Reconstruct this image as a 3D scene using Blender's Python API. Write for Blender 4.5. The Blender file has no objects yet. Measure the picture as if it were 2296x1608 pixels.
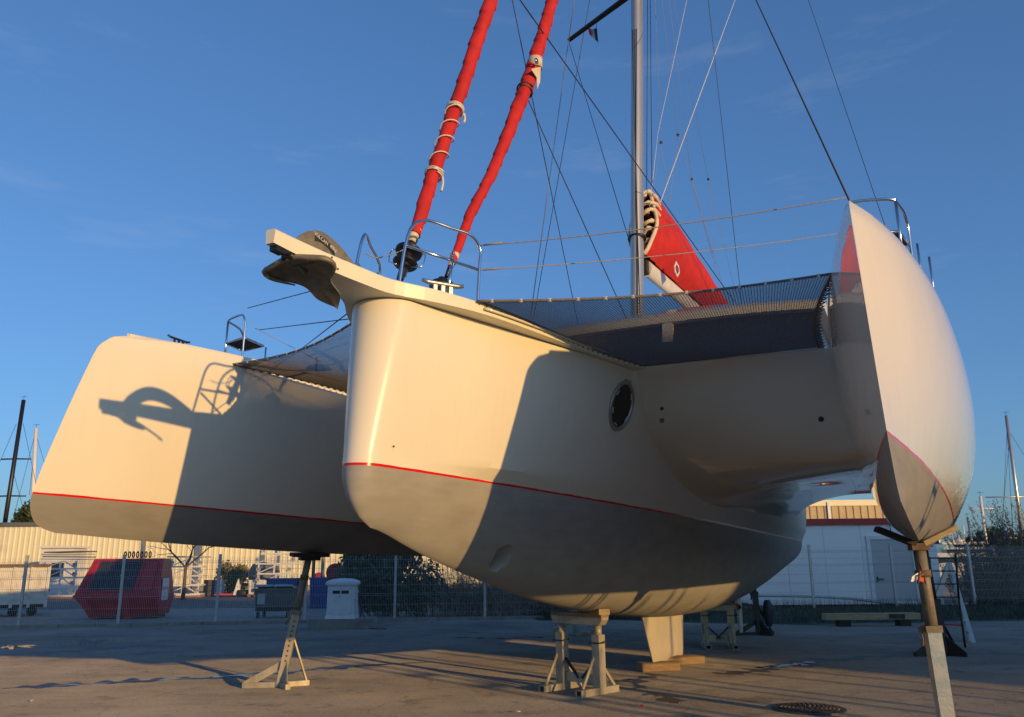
import bpy, bmesh, math, random
from mathutils import Vector, Matrix
rnd = random.Random(7)
scene = bpy.context.scene
col = scene.collection
rad = math.radians
# ------------------------------------------------------------------ camera
TH, ROLL, FPX, EYE = 0.2438074, 0.0089670, 1861.21, 1.65
cam = bpy.data.cameras.new("camera")
cam.sensor_width = 36.0
cam.lens = FPX / 2296.0 * 36.0
cam.clip_start, cam.clip_end = 0.1, 6000
camo = bpy.data.objects.new("camera", cam)
col.objects.link(camo)
camo.matrix_world = Matrix.Translation((0, 0, EYE)) @ Matrix.Rotation(math.pi / 2 + TH, 4, 'X') @ Matrix.Rotation(-ROLL, 4, 'Z')
scene.camera = camo
# ------------------------------------------------------------------ light
SUN_EL = rad(8.6)
TRAVEL = Vector((-0.7065, 0.823, 0)).normalized() * math.cos(SUN_EL) + Vector((0, 0, -math.sin(SUN_EL)))
TOSUN = -TRAVEL
world = bpy.data.worlds.new("World")
scene.world = world
world.use_nodes = True
wn, wl = world.node_tree.nodes, world.node_tree.links
wn.clear()
sky = wn.new("ShaderNodeTexSky")
sky.sky_type = 'NISHITA'
sky.sun_disc = False
sky.sun_elevation = SUN_EL
sky.sun_rotation = math.atan2(TOSUN.x, TOSUN.y)
sky.altitude = 0
sky.air_density = 1.0
sky.dust_density = 1.1
sky.ozone_density = 3.0
hs = wn.new("ShaderNodeHueSaturation")
hs.inputs['Saturation'].default_value = 1.0
tint = wn.new('ShaderNodeMixRGB')
tint.blend_type = 'MULTIPLY'
tint.inputs['Fac'].default_value = 1.0
tint.inputs['Color2'].default_value = (0.93, 1.39, 2.02, 1)
tc = wn.new("ShaderNodeTexCoord")
mp = wn.new("ShaderNodeMapping")
mp.inputs['Scale'].default_value = (2.0, 2.0, 11.0)
nz = wn.new("ShaderNodeTexNoise")
nz.inputs['Scale'].default_value = 2.2
nz.inputs['Detail'].default_value = 7
nz.inputs['Roughness'].default_value = 0.62
rp = wn.new("ShaderNodeValToRGB")
rp.color_ramp.elements[0].position = 0.58
rp.color_ramp.elements[1].position = 0.9
rp.color_ramp.elements[1].color = (0.12, 0.12, 0.12, 1)
mx = wn.new("ShaderNodeMixRGB")
mx.inputs['Color2'].default_value = (6.0, 6.2, 6.6, 1)
bg = wn.new("ShaderNodeBackground")
bg.inputs['Strength'].default_value = 0.118
wo = wn.new("ShaderNodeOutputWorld")
wl.new(tc.outputs['Generated'], mp.inputs['Vector'])
wl.new(mp.outputs['Vector'], nz.inputs['Vector'])
wl.new(nz.outputs['Fac'], rp.inputs['Fac'])
wl.new(rp.outputs['Color'], mx.inputs['Fac'])
gm = wn.new('ShaderNodeGamma')
gm.inputs['Gamma'].default_value = 0.74
wl.new(sky.outputs['Color'], gm.inputs['Color'])
wl.new(gm.outputs['Color'], hs.inputs['Color'])
wl.new(hs.outputs['Color'], tint.inputs['Color1'])
wl.new(tint.outputs['Color'], mx.inputs['Color1'])
wl.new(mx.outputs['Color'], bg.inputs['Color'])
wl.new(bg.outputs['Background'], wo.inputs['Surface'])
sun = bpy.data.lights.new("sun", 'SUN')
sun.energy = 3.55
sun.angle = rad(0.5)
sun.color = (1.0, 0.60, 0.20)
suno = bpy.data.objects.new("sun", sun)
col.objects.link(suno)
suno.rotation_euler = TRAVEL.to_track_quat('-Z', 'Y').to_euler()
suno.location = (20, -30, 12)
vs = scene.view_settings
vs.view_transform = 'Standard'
vs.look = 'None'
vs.exposure = 0.12
vs.gamma = 1.0
vs.use_curve_mapping = False

# ------------------------------------------------------------------ survey of the site
FW = Vector((0, math.cos(TH), math.sin(TH)))
UP = Vector((0, -math.sin(TH), math.cos(TH)))
OC = Vector((0, 0, EYE))
AL, PIT = 0.46378243, 0.02371848
A0 = Vector((math.sin(AL), math.cos(AL), 0))
PO = Vector((math.cos(AL), -math.sin(AL), 0))
ZZ = Vector((0, 0, 1))
AX = A0 * math.cos(PIT) - ZZ * math.sin(PIT)
UU = ZZ * math.cos(PIT) + A0 * math.sin(PIT)
C0 = Vector((-1.3766841, 6.8267199, 0))

def ray(u, v):
    X, Y = (u - 1148) / FPX, (804 - v) / FPX
    c, s = math.cos(ROLL), math.sin(ROLL)
    X, Y = c * X + s * Y, -s * X + c * Y
    return FW + X * Vector((1, 0, 0)) + Y * UP

def gp(u, v, **k):
    """point of the site measured in the photograph: on a level Z, or at a distance Y"""
    d = ray(u, v)
    if 'Z' in k: t = (k['Z'] - EYE) / d.z
    else: t = k['Y'] / d.y
    return OC + t * d

def bp(u, v, **k):
    """the same in the boat's own axes (aft, port, up)"""
    d = ray(u, v)
    o = OC - C0
    if 'y' in k: t = (k['y'] - o.dot(PO)) / d.dot(PO)
    elif 'x' in k: t = (k['x'] - o.dot(AX)) / d.dot(AX)
    else: t = (k['z'] - o.dot(UU)) / d.dot(UU)
    p = o + t * d
    return Vector((p.dot(AX), p.dot(PO), p.dot(UU)))

# ------------------------------------------------------------------ materials
def lin(c):
    return tuple((x / 12.92 if x <= 0.04045 else ((x + 0.055) / 1.055) ** 2.4) for x in c)

def mat(name, c1, c2=None, rough=0.5, metal=0.0, scale=6.0, detail=5, lo=0.35, hi=0.65, bump=0.0, bscale=60.0,
        coat=0.0, stretch=(1, 1, 1), rvar=0.0, ior=1.5):
    m = bpy.data.materials.new(name)
    m.use_nodes = True
    n, l = m.node_tree.nodes, m.node_tree.links
    b = n['Principled BSDF']
    b.inputs['Base Color'].default_value = (*c1, 1)
    b.inputs['Roughness'].default_value = rough
    b.inputs['Metallic'].default_value = metal
    b.inputs['IOR'].default_value = ior
    b.inputs['Coat Weight'].default_value = coat
    b.inputs['Coat Roughness'].default_value = 0.04
    t = n.new("ShaderNodeTexCoord")
    mpn = n.new("ShaderNodeMapping")
    mpn.inputs['Scale'].default_value = stretch
    l.new(t.outputs['Object'], mpn.inputs['Vector'])
    if c2 is not None:
        ns = n.new("ShaderNodeTexNoise")
        ns.inputs['Scale'].default_value = scale
        ns.inputs['Detail'].default_value = detail
        ns.inputs['Roughness'].default_value = 0.6
        l.new(mpn.outputs['Vector'], ns.inputs['Vector'])
        r = n.new("ShaderNodeValToRGB")
        r.color_ramp.elements[0].position, r.color_ramp.elements[1].position = lo, hi
        r.color_ramp.elements[0].color = (*c1, 1)
        r.color_ramp.elements[1].color = (*c2, 1)
        l.new(ns.outputs['Fac'], r.inputs['Fac'])
        l.new(r.outputs['Color'], b.inputs['Base Color'])
        if rvar:
            mr = n.new("ShaderNodeMapRange")
            mr.inputs['To Min'].default_value = rough - rvar
            mr.inputs['To Max'].default_value = rough + rvar
            l.new(ns.outputs['Fac'], mr.inputs['Value'])
            l.new(mr.outputs['Result'], b.inputs['Roughness'])
    if bump:
        n2 = n.new("ShaderNodeTexNoise")
        n2.inputs['Scale'].default_value = bscale
        n2.inputs['Detail'].default_value = 4
        l.new(mpn.outputs['Vector'], n2.inputs['Vector'])
        bn = n.new("ShaderNodeBump")
        bn.inputs['Strength'].default_value = bump
        bn.inputs['Distance'].default_value = 0.01
        l.new(n2.outputs['Fac'], bn.inputs['Height'])
        l.new(bn.outputs['Normal'], b.inputs['Normal'])
    return m

def hull_material(name, level, rise, stripe, top=(0.80, 0.745, 0.62), bottom=(0.28, 0.268, 0.245), gloss=0.025, ior_=1.34):
    """white gelcoat above, red boot line, grey antifouling below: paint bands at heights of the hull"""
    m = bpy.data.materials.new(name)
    m.use_nodes = True
    n, l = m.node_tree.nodes, m.node_tree.links
    b = n['Principled BSDF']
    t = n.new("ShaderNodeTexCoord")
    sx = n.new("ShaderNodeSeparateXYZ")
    l.new(t.outputs['Object'], sx.inputs['Vector'])
    wob = n.new("ShaderNodeTexNoise")
    wob.inputs['Scale'].default_value = 3.0
    wob.inputs['Detail'].default_value = 3
    l.new(t.outputs['Object'], wob.inputs['Vector'])
    def math_(op, a, b_):
        q = n.new("ShaderNodeMath"); q.operation = op
        for i, v in enumerate((a, b_)):
            if isinstance(v, (int, float)): q.inputs[i].default_value = v
            else: l.new(v, q.inputs[i])
        return q.outputs[0]
    z = math_('ADD', sx.outputs['Z'], math_('MULTIPLY', sx.outputs['X'], -rise))
    z = math_('SUBTRACT', z, level)
    z2 = math_('ADD', z, math_('MULTIPLY', wob.outputs['Fac'], 0.016))
    up = math_('GREATER_THAN', z2, 0.008)
    low = math_('LESS_THAN', z, -stripe)
    def colour(c1, c2, sc, lo, hi, st=(1, 1, 1)):
        mpn = n.new("ShaderNodeMapping"); mpn.inputs['Scale'].default_value = st
        l.new(t.outputs['Object'], mpn.inputs['Vector'])
        ns = n.new("ShaderNodeTexNoise"); ns.inputs['Scale'].default_value = sc; ns.inputs['Detail'].default_value = 6
        l.new(mpn.outputs['Vector'], ns.inputs['Vector'])
        r = n.new("ShaderNodeValToRGB")
        r.color_ramp.elements[0].position, r.color_ramp.elements[1].position = lo, hi
        r.color_ramp.elements[0].color, r.color_ramp.elements[1].color = (*c1, 1), (*c2, 1)
        l.new(ns.outputs['Fac'], r.inputs['Fac'])
        return r.outputs['Color']
    ct1 = colour(top, tuple(x * 0.94 for x in top), 1.1, 0.3, 0.75, (1, 1, 0.35))
    ct2 = colour((0.90, 0.88, 0.84), (1.0, 1.0, 1.0), 5.5, 0.30, 0.46, (2.2, 2.2, 0.16))
    mt_ = n.new('ShaderNodeMixRGB'); mt_.blend_type = 'MULTIPLY'; mt_.inputs['Fac'].default_value = 0.22
    l.new(ct1, mt_.inputs['Color1']); l.new(ct2, mt_.inputs['Color2']); ctop = mt_.outputs['Color']
    cb1 = colour(bottom, tuple(x * 0.84 for x in bottom), 4.0, 0.35, 0.7, (0.6, 0.6, 1.6))
    cb2 = colour((0.94, 0.94, 0.94), (1.0, 1.0, 1.0), 9.0, 0.3, 0.6, (0.25, 0.25, 3.2))
    mb_ = n.new('ShaderNodeMixRGB'); mb_.blend_type = 'MULTIPLY'; mb_.inputs['Fac'].default_value = 1.0
    l.new(cb1, mb_.inputs['Color1']); l.new(cb2, mb_.inputs['Color2']); cbot = mb_.outputs['Color']
    m1 = n.new("ShaderNodeMixRGB"); l.new(up, m1.inputs['Fac'])
    m1.inputs['Color1'].default_value = (0.62, 0.012, 0.016, 1); l.new(ctop, m1.inputs['Color2'])
    m2 = n.new("ShaderNodeMixRGB"); l.new(low, m2.inputs['Fac'])
    l.new(m1.outputs['Color'], m2.inputs['Color1']); l.new(cbot, m2.inputs['Color2'])
    l.new(m2.outputs['Color'], b.inputs['Base Color'])
    mr = n.new("ShaderNodeMapRange")
    mr.inputs['To Min'].default_value = gloss
    mr.inputs['To Max'].default_value = 0.55
    l.new(low, mr.inputs['Value'])
    l.new(mr.outputs['Result'], b.inputs['Roughness'])
    inv = math_('SUBTRACT', 1.0, low)
    b.inputs['IOR'].default_value = ior_
    n2 = n.new("ShaderNodeTexNoise"); n2.inputs['Scale'].default_value = 1.4; n2.inputs['Detail'].default_value = 2
    l.new(t.outputs['Object'], n2.inputs['Vector'])
    bn = n.new("ShaderNodeBump"); bn.inputs['Strength'].default_value = 0.06; bn.inputs['Distance'].default_value = 0.05
    l.new(n2.outputs['Fac'], bn.inputs['Height'])
    l.new(bn.outputs['Normal'], b.inputs['Normal'])
    return m

M = {}
M['hull'] = hull_material("hull_paint", 2.485, -0.001, 0.022, bottom=(0.36, 0.345, 0.315), gloss=0.22)
M['float'] = hull_material("float_paint", 2.435, 0.0, 0.022)
M['gel'] = mat("white_gelcoat", (0.80, 0.745, 0.62), (0.76, 0.70, 0.58), 0.035, scale=1.2)
M['deck'] = mat("deck_gelcoat", (0.82, 0.79, 0.63), (0.78, 0.745, 0.59), 0.3, scale=3)
M['antifoul'] = mat("grey_antifouling", (0.50, 0.45, 0.36), (0.45, 0.405, 0.325), 0.55, scale=4)
M['cabinwin'] = mat("dark_window", (0.020, 0.019, 0.018), None, 0.22)
M['inox'] = mat("stainless_steel", (0.62, 0.63, 0.64), None, 0.16, 1.0)
M['alu'] = mat("mast_aluminium", (0.62, 0.58, 0.50), (0.55, 0.52, 0.46), 0.34, 0.75, scale=3, stretch=(1, 1, 0.2))
M['alugrey'] = mat("grey_aluminium", (0.45, 0.45, 0.45), (0.36, 0.36, 0.36), 0.4, 0.8, scale=4)
M['whitespar'] = mat("white_spar_paint", (0.72, 0.71, 0.68), (0.62, 0.61, 0.58), 0.35, scale=3)
M['redsail'] = mat("red_canvas", (0.56, 0.018, 0.014), (0.44, 0.012, 0.012), 0.8, scale=5, bump=0.35, bscale=14)
M['creamsail'] = mat("cream_sailcloth", (0.72, 0.62, 0.46), (0.60, 0.50, 0.36), 0.7, scale=6, bump=0.3, bscale=12)
M['black'] = mat("black_plastic", (0.014, 0.014, 0.015), None, 0.4)
M['net'] = mat("black_net_cord", (0.13, 0.122, 0.115), (0.18, 0.17, 0.16), 0.75, scale=30)
M['rope'] = mat("dark_wire_rope", (0.03, 0.032, 0.036), None, 0.5)
M['bluerope'] = mat("dark_blue_rope", (0.02, 0.03, 0.055), None, 0.6)
M['whiterope'] = mat("white_rope", (0.75, 0.72, 0.66), (0.6, 0.56, 0.5), 0.75, scale=40)
M['greyrope'] = mat("grey_dyneema", (0.34, 0.31, 0.28), (0.25, 0.23, 0.2), 0.75, scale=30)
M['anchor'] = mat("galvanised_worn", (0.27, 0.24, 0.18), (0.17, 0.15, 0.11), 0.55, 0.25, scale=9, bump=0.25, bscale=40)
M['stand'] = mat("galvanised_stand", (0.46, 0.42, 0.34), (0.30, 0.27, 0.21), 0.5, 0.3, scale=7, bump=0.2, bscale=50, stretch=(1, 1, 0.5))
M['standblue'] = mat("galvanised_stand_blue_mottle", (0.42, 0.45, 0.46), (0.20, 0.31, 0.40), 0.38, 0.6, scale=5, lo=0.48, hi=0.75, bump=0.15, bscale=40)  # grey mottled with blue in the base colour
M['standgrey'] = mat('grey_brown_steel', (0.26, 0.225, 0.17), (0.15, 0.125, 0.09), 0.6, 0.25, scale=6, bump=0.25, bscale=40)
M['rust'] = mat("rusty_steel", (0.20, 0.13, 0.075), (0.11, 0.07, 0.045), 0.75, 0.15, scale=9, bump=0.3)
M['darksteel'] = mat("dark_steel", (0.045, 0.042, 0.038), (0.028, 0.026, 0.024), 0.6, 0.3, scale=8)
M['wood'] = mat("weathered_timber", (0.30, 0.20, 0.11), (0.20, 0.13, 0.075), 0.8, scale=5, stretch=(1, 6, 6), bump=0.5, bscale=20)
M['palewood'] = mat("pale_timber", (0.42, 0.33, 0.19), (0.30, 0.23, 0.13), 0.8, scale=5, stretch=(1, 6, 6), bump=0.4, bscale=20)
M['darkwood'] = mat("dark_timber", (0.045, 0.035, 0.028), (0.025, 0.02, 0.017), 0.85, scale=6, bump=0.5)
M['galv'] = mat("galvanised_wire", (0.50, 0.50, 0.48), (0.40, 0.40, 0.385), 0.5, 0.35, scale=8)
M['concrete'] = mat("concrete", (0.30, 0.28, 0.245), (0.21, 0.195, 0.17), 0.85, scale=3, detail=8, bump=0.3)
M['white'] = mat("white_painted_steel", (0.74, 0.75, 0.75), (0.66, 0.67, 0.67), 0.4, scale=4)
M['offwhite'] = mat("dirty_white_steel", (0.62, 0.60, 0.54), (0.34, 0.27, 0.19), 0.6, scale=2.6, lo=0.5, hi=0.8, detail=8, bump=0.1)
M['red'] = mat("red_container_paint", (0.46, 0.012, 0.022), (0.33, 0.010, 0.018), 0.45, scale=2.5, bump=0.05)
M['darkred'] = mat("dark_red_paint", (0.26, 0.012, 0.018), (0.19, 0.010, 0.014), 0.5, scale=3)
M['navy'] = mat("black_blue_plastic", (0.014, 0.018, 0.032), (0.024, 0.029, 0.045), 0.5, scale=6)
M['blue'] = mat("blue_plastic", (0.018, 0.075, 0.30), (0.014, 0.055, 0.22), 0.45, scale=3)
M['greybin'] = mat("grey_green_plastic", (0.12, 0.125, 0.11), (0.085, 0.09, 0.08), 0.55, scale=3)
M['lid'] = mat("pale_bin_lid", (0.42, 0.43, 0.43), None, 0.4)
M['yellowwall'] = mat("cream_cladding", (0.80, 0.74, 0.52), (0.75, 0.69, 0.48), 0.5, scale=0.6, stretch=(1, 1, 0.3))
M['tanwall'] = mat("tan_cladding", (0.50, 0.38, 0.22), (0.42, 0.32, 0.19), 0.6, scale=0.6)
M['whitewall'] = mat("white_wall_panel", (0.86, 0.85, 0.81), (0.82, 0.81, 0.77), 0.5, scale=0.8)
M['redfascia'] = mat("red_fascia", (0.42, 0.012, 0.02), (0.36, 0.01, 0.017), 0.4, scale=2)
M['roofgrey'] = mat("grey_roof_edge", (0.13, 0.14, 0.15), None, 0.5)
M['glass'] = mat("yacht_glass", (0.012, 0.014, 0.018), None, 0.06)
M['yacht'] = mat("yacht_gelcoat", (0.75, 0.73, 0.70), (0.68, 0.66, 0.62), 0.3, scale=0.5)
M['bark'] = mat("bare_bark", (0.17, 0.115, 0.07), (0.11, 0.075, 0.048), 0.85, scale=6)
M['leafdark'] = mat("dark_leaf", (0.030, 0.050, 0.020), (0.055, 0.075, 0.030), 0.6, scale=1.6)
M['leafhedge'] = mat("hedge_leaf", (0.036, 0.066, 0.030), (0.075, 0.105, 0.045), 0.65, scale=1.2)
M['tamarisk'] = mat("tamarisk_leaf", (0.07, 0.072, 0.05), (0.12, 0.112, 0.078), 0.7, scale=1.2)
M['drystem'] = mat("dry_stem", (0.34, 0.285, 0.21), (0.22, 0.18, 0.135), 0.8, scale=2)
M['yellowleaf'] = mat("yellow_bush_leaf", (0.20, 0.165, 0.028), (0.13, 0.12, 0.026), 0.7, scale=2)
M['grass'] = mat("rough_grass", (0.028, 0.040, 0.015), (0.055, 0.062, 0.026), 0.8, scale=0.8)
M['iron'] = mat("cast_iron", (0.11, 0.098, 0.08), (0.065, 0.058, 0.048), 0.55, 0.35, scale=14, bump=0.3)
M['lead'] = mat("faded_line_paint", (0.42, 0.41, 0.38), (0.22, 0.205, 0.18), 0.8, scale=5, lo=0.42, hi=0.62, detail=9)
M['aluladder'] = mat("ladder_aluminium", (0.66, 0.64, 0.58), (0.56, 0.54, 0.49), 0.35, 0.6, scale=6)
M['orange'] = mat("bronze_orange_paint", (0.42, 0.13, 0.02), (0.3, 0.09, 0.02), 0.5, scale=5)
M['redplastic'] = mat("red_plastic", (0.60, 0.03, 0.03), None, 0.5)
M['pallet'] = mat("pallet_wood", (0.42, 0.22, 0.11), (0.32, 0.17, 0.09), 0.8, scale=4)
M['sand'] = mat("sandy_bank", (0.42, 0.34, 0.22), (0.33, 0.26, 0.165), 0.9, scale=1.2, detail=8, bump=0.4, bscale=6)
M['hillgreen'] = mat("distant_pines", (0.040, 0.048, 0.030), (0.065, 0.070, 0.042), 0.8, scale=0.3)

# ------------------------------------------------------------------ mesh building
class MB:
    def __init__(s):
        s.v, s.f, s.smooth = [], [], []
    def add(s, vs_, fs, smooth=False):
        o = len(s.v)
        s.v.extend([tuple(p) for p in vs_])
        s.f.extend([tuple(i + o for i in f) for f in fs])
        s.smooth.extend([smooth] * len(fs))
        return s
    def box(s, c, size, m=None):
        x, y, z = (q / 2 for q in size)
        P = [Vector((sx * x, sy * y, sz * z)) for sz in (-1, 1) for sx, sy in ((-1, -1), (1, -1), (1, 1), (-1, 1))]
        if m is not None: P = [m @ p for p in P]
        P = [p + Vector(c) for p in P]
        return s.add(P, [(3, 2, 1, 0), (4, 5, 6, 7), (0, 1, 5, 4), (1, 2, 6, 5), (2, 3, 7, 6), (3, 0, 4, 7)])
    def bar(s, p, q, w, h, upv=(0, 0, 1), w2=None, h2=None):
        """rectangular bar from p to q, w across, h along upv"""
        p, q = Vector(p), Vector(q)
        d = (q - p).normalized()
        u = Vector(upv)
        sd = d.cross(u)
        if sd.length < 1e-4: sd = d.cross(Vector((1, 0, 0)))
        sd.normalize(); u = sd.cross(d).normalized()
        w2 = w if w2 is None else w2; h2 = h if h2 is None else h2
        P = []
        for c, ww, hh in ((p, w, h), (q, w2, h2)):
            P += [c - sd * ww / 2 - u * hh / 2, c + sd * ww / 2 - u * hh / 2, c + sd * ww / 2 + u * hh / 2, c - sd * ww / 2 + u * hh / 2]
        return s.add(P, [(0, 1, 2, 3), (7, 6, 5, 4), (4, 5, 1, 0), (5, 6, 2, 1), (6, 7, 3, 2), (7, 4, 0, 3)])
    def tube(s, pts, r, seg=8, caps=True, smooth=True):
        pts = [Vector(p) for p in pts]
        n = len(pts)
        rr = r if isinstance(r, (list, tuple)) else [r] * n
        P, ref = [], None
        for i in range(n):
            d = (pts[min(i + 1, n - 1)] - pts[max(i - 1, 0)])
            if d.length < 1e-9: d = Vector((0, 0, 1))
            d.normalize()
            if ref is None:
                ref = Vector((0, 0, 1)) if abs(d.z) < 0.9 else Vector((1, 0, 0))
            sd = d.cross(ref).normalized()
            ref = sd.cross(d).normalized()
            for k in range(seg):
                an = 2 * math.pi * k / seg
                P.append(pts[i] + (sd * math.cos(an) + ref * math.sin(an)) * rr[i])
        F = [(i * seg + k, i * seg + (k + 1) % seg, (i + 1) * seg + (k + 1) % seg, (i + 1) * seg + k) for i in range(n - 1) for k in range(seg)]
        s.add(P, F, smooth)
        if caps:
            o = len(s.v) - len(P)
            s.f.append(tuple(o + k for k in reversed(range(seg)))); s.smooth.append(False)
            s.f.append(tuple(o + (n - 1) * seg + k for k in range(seg))); s.smooth.append(False)
        return s
    def grid(s, rows, smooth=True, closed=False):
        n, m_ = len(rows), len(rows[0])
        P = [p for r in rows for p in r]
        F = []
        for i in range(n - 1):
            for j in range(m_ if closed else m_ - 1):
                j2 = (j + 1) % m_
                F.append((i * m_ + j, i * m_ + j2, (i + 1) * m_ + j2, (i + 1) * m_ + j))
        return s.add(P, F, smooth)
    def lathe(s, prof, c=(0, 0, 0), seg=24, axis='Z', smooth=True):
        rows = []
        for r, z in prof:
            row = []
            for k in range(seg):
                an = 2 * math.pi * k / seg
                p = (r * math.cos(an), r * math.sin(an), z)
                if axis == 'X': p = (z, p[0], p[1])
                if axis == 'Y': p = (p[0], z, p[1])
                row.append(Vector(p) + Vector(c))
            rows.append(row)
        return s.grid(rows, smooth, True)
    def prism(s, poly, d):
        """polygon of 3-d points pushed along d"""
        n = len(poly); d = Vector(d)
        P = [Vector(p) for p in poly] + [Vector(p) + d for p in poly]
        return s.add(P, [tuple(range(n))[::-1], tuple(range(n, 2 * n))] + [(i, (i + 1) % n, n + (i + 1) % n, n + i) for i in range(n)])
    def mesh(s, name, m, angle=None, weld=0.0, fix=True):
        me = bpy.data.meshes.new(name)
        me.from_pydata(s.v, [], s.f)
        bm = bmesh.new(); bm.from_mesh(me)
        for f, sm in zip(bm.faces, s.smooth): f.smooth = sm
        if weld: bmesh.ops.remove_doubles(bm, verts=bm.verts, dist=weld)
        if fix: bmesh.ops.recalc_face_normals(bm, faces=bm.faces)
        if angle:
            for e in bm.edges:
                if len(e.link_faces) == 2 and e.calc_face_angle(0) > angle: e.smooth = False
        bm.to_mesh(me); bm.free()
        me.materials.append(m)
        return me
    def build(s, name, m, parent=None, angle=None, weld=0.0, fix=True):
        o = bpy.data.objects.new(name, s.mesh(name, m, angle, weld, fix))
        col.objects.link(o)
        if parent is not None: o.parent = parent
        return o

def tag(o, label, cat, group=None):
    o['label'] = label; o['category'] = cat
    if group: o['group'] = group
    return o
def thing(name, label, cat, loc=(0, 0, 0), rz=0.0, group=None):
    o = bpy.data.objects.new(name, None)
    o.empty_display_size = 0.2
    o.location = loc; o.rotation_euler = (0, 0, rz)
    col.objects.link(o)
    return tag(o, label, cat, group)
def structure(o):
    o['kind'] = 'structure'; return o
def stuff(o):
    o['kind'] = 'stuff'; return o
def put(name, me, parent, loc=(0, 0, 0), rz=0.0):
    o = bpy.data.objects.new(name, me); col.objects.link(o)
    o.parent = parent; o.location = loc; o.rotation_euler = (0, 0, rz)
    return o
def copy_tree(o, parent=None):
    c = o.copy(); col.objects.link(c); c.parent = parent
    for ch in list(o.children): copy_tree(ch, c)
    return c
def spline(tab):
    """natural cubic spline through (x, y) points"""
    xs = [float(t[0]) for t in tab]; ys = [float(t[1]) for t in tab]; n = len(xs)
    a, b, c, d = [0.0] * n, [1.0] * n, [0.0] * n, [0.0] * n
    for i in range(1, n - 1):
        h0, h1 = xs[i] - xs[i - 1], xs[i + 1] - xs[i]
        a[i], b[i], c[i] = h0, 2 * (h0 + h1), h1
        d[i] = 6 * ((ys[i + 1] - ys[i]) / h1 - (ys[i] - ys[i - 1]) / h0)
    for i in range(1, n):
        w = a[i] / b[i - 1]; b[i] -= w * c[i - 1]; d[i] -= w * d[i - 1]
    m2 = [0.0] * n
    for i in range(n - 1, -1, -1):
        m2[i] = (d[i] - (c[i] * m2[i + 1] if i < n - 1 else 0)) / b[i]
    def f(x):
        if x <= xs[0]: return ys[0]
        if x >= xs[-1]: return ys[-1]
        i = max(k for k in range(n - 1) if xs[k] <= x)
        h = xs[i + 1] - xs[i]; t0, t1 = xs[i + 1] - x, x - xs[i]
        return (m2[i] * t0 ** 3 + m2[i + 1] * t1 ** 3) / (6 * h) + (ys[i] / h - m2[i] * h / 6) * t0 + (ys[i + 1] / h - m2[i + 1] * h / 6) * t1
    return f
def lerp(tab):
    def f(x):
        if x <= tab[0][0]: return tab[0][1]
        for (x0, y0), (x1, y1) in zip(tab, tab[1:]):
            if x <= x1: return y0 + (y1 - y0) * (x - x0) / (x1 - x0)
        return tab[-1][1]
    return f
def curve(pts, n=8):
    """smooth path through points (Catmull-Rom)"""
    pts = [Vector(p) for p in pts]; out = []
    for i in range(len(pts) - 1):
        p0, p1, p2, p3 = pts[max(i - 1, 0)], pts[i], pts[i + 1], pts[min(i + 2, len(pts) - 1)]
        for k in range(n):
            t = k / n
            out.append(0.5 * ((2 * p1) + (p2 - p0) * t + (2 * p0 - 5 * p1 + 4 * p2 - p3) * t * t + (3 * p1 - p0 - 3 * p2 + p3) * t ** 3))
    out.append(pts[-1]); return out
def text_mesh(txt, size, name, m, parent, mw, extrude=0.001, spacing=1.0):
    cu = bpy.data.curves.new(name, 'FONT')
    cu.body = txt; cu.size = size; cu.extrude = extrude; cu.align_x = 'CENTER'; cu.align_y = 'CENTER'; cu.space_character = spacing
    cu.resolution_u = 2
    tmp = bpy.data.objects.new(name + "_tmp", cu); col.objects.link(tmp)
    bpy.context.view_layer.update()
    me = bpy.data.meshes.new_from_object(tmp.evaluated_get(bpy.context.evaluated_depsgraph_get()))
    bpy.data.objects.remove(tmp)
    me.materials.clear(); me.materials.append(m)
    me.name = name
    o = bpy.data.objects.new(name, me); col.objects.link(o); o.parent = parent
    o.matrix_local = mw
    return o
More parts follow.
